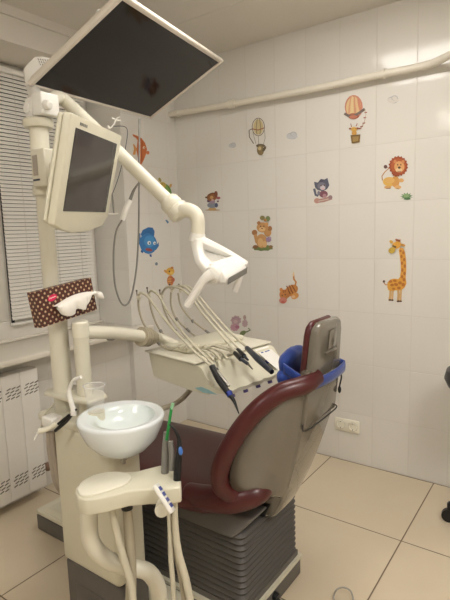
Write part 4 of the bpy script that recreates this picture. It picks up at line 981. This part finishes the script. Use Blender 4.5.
# suction tip, black, with a blue lever
bt = thing('suction_tip', P(177, 488, D=1.43), 'black suction handpiece with blue lever standing in the assistant arm', 'handpiece')
MB().tube([P(177, 489, D=1.43), P(177.5, 470, D=1.43), P(179, 452, D=1.43), P(179, 440, D=1.43), P(175, 430, D=1.43), P(169.5, 424, D=1.43)], [.0115, .0115, .009, .006, .0045, .003], 14).build('handle', M['black'], bt)
MB().ball(P(180.5, 451, D=1.42), .007, .006, .013, 12).build('lever', mat('bright_blue_lever', (70, 120, 200), .35), bt)
gs = thing('saliva_straw', P(166, 440, D=1.47), 'bright green saliva straw standing in the grey sleeve', 'straw')
MB().tube([P(166.5, 440, D=1.46), P(169, 424, D=1.46), P(171.5, 408, D=1.46)], .0045, 10).build('straw_tube', M['green'], gs)
MB().tube([P(171.5, 409, D=1.46), P(173, 403, D=1.46)], [.0048, .0048], 10, 0).build('straw_end', mat('pale_green', (150, 200, 160), .4), gs)

# ------------------------------------------------------------------ foot pedal and cable
fp = thing('foot_pedal', (1.66, -1.12, 0), 'foot pedal with bent wire handle on the floor right of the chair base', 'foot pedal')
MB().lathe((1.665, -1.19, 0), [(.001, 0), (.075, 0), (.08, .008), (.074, .022), (.05, .032), (.001, .034)], 36).build('pedal_disc', M['grey'], fp)
lpz = [P(334.5, 606, D=1.80), P(334, 596, D=1.82), P(337, 589.5, D=1.84), P(343.5, 587.5, D=1.84), P(350, 590.5, D=1.83), P(353, 598, D=1.81), P(353, 608, D=1.79)]
MB().tube(lpz, .0032, 10).build('wire_handle', M['steel'], fp)
MB().tube([(1.43, -1.22, .045), (1.47, -1.225, .03), (1.53, -1.23, .012), (1.58, -1.19, .010)], .0075, 12).build('cable', M['black'], fp)
MB().cyl((1.432, -1.22, .046), (1.455, -1.222, .040), .016).build('cable_boot', M['black'], fp)

# ------------------------------------------------------------------ stool at the right edge
sx, sy = 2.012, -.30
so = thing('stool', (sx, sy, 0), 'dark round stool cut off by the right edge of the view', 'stool')
MB().lathe((sx, sy, .66), [(.001, -.02), (.15, -.02), (.19, 0), (.203, .03), (.195, .065), (.16, .08), (.001, .085)], 44).build('seat', M['black'], so)
MB().cyl((sx, sy, .12), (sx, sy, .65), .022).build('gas_column', M['steel'], so)
for k in range(5):
    a = math.radians(188+72*k); ex_ = V((math.cos(a), math.sin(a), 0))
    e = V((sx, sy, 0))+ex_*.165
    lg = MB().tube([(sx, sy, .12), e+V((0, 0, .085))], [.02, .013], 12, 0).build('leg', M['black'], so)
    MB().cyl(e+V((-ex_.y*.012, ex_.x*.012, .03)), e+V((ex_.y*.012, -ex_.x*.012, .03)), .03).cyl(e+V((0, 0, .03)), e+V((0, 0, .09)), .008).build('caster', M['black'], lg)

# ------------------------------------------------------------------ world and view
w = bpy.data.worlds.new('night'); bpy.context.scene.world = w; w.use_nodes = True
w.node_tree.nodes['Background'].inputs[0].default_value = (.02, .022, .03, 1); w.node_tree.nodes['Background'].inputs[1].default_value = 1
vs = bpy.context.scene.view_settings
vs.view_transform = 'Standard'; vs.look = 'None'; vs.gamma = 1; vs.use_curve_mapping = False; vs.exposure = 0.06
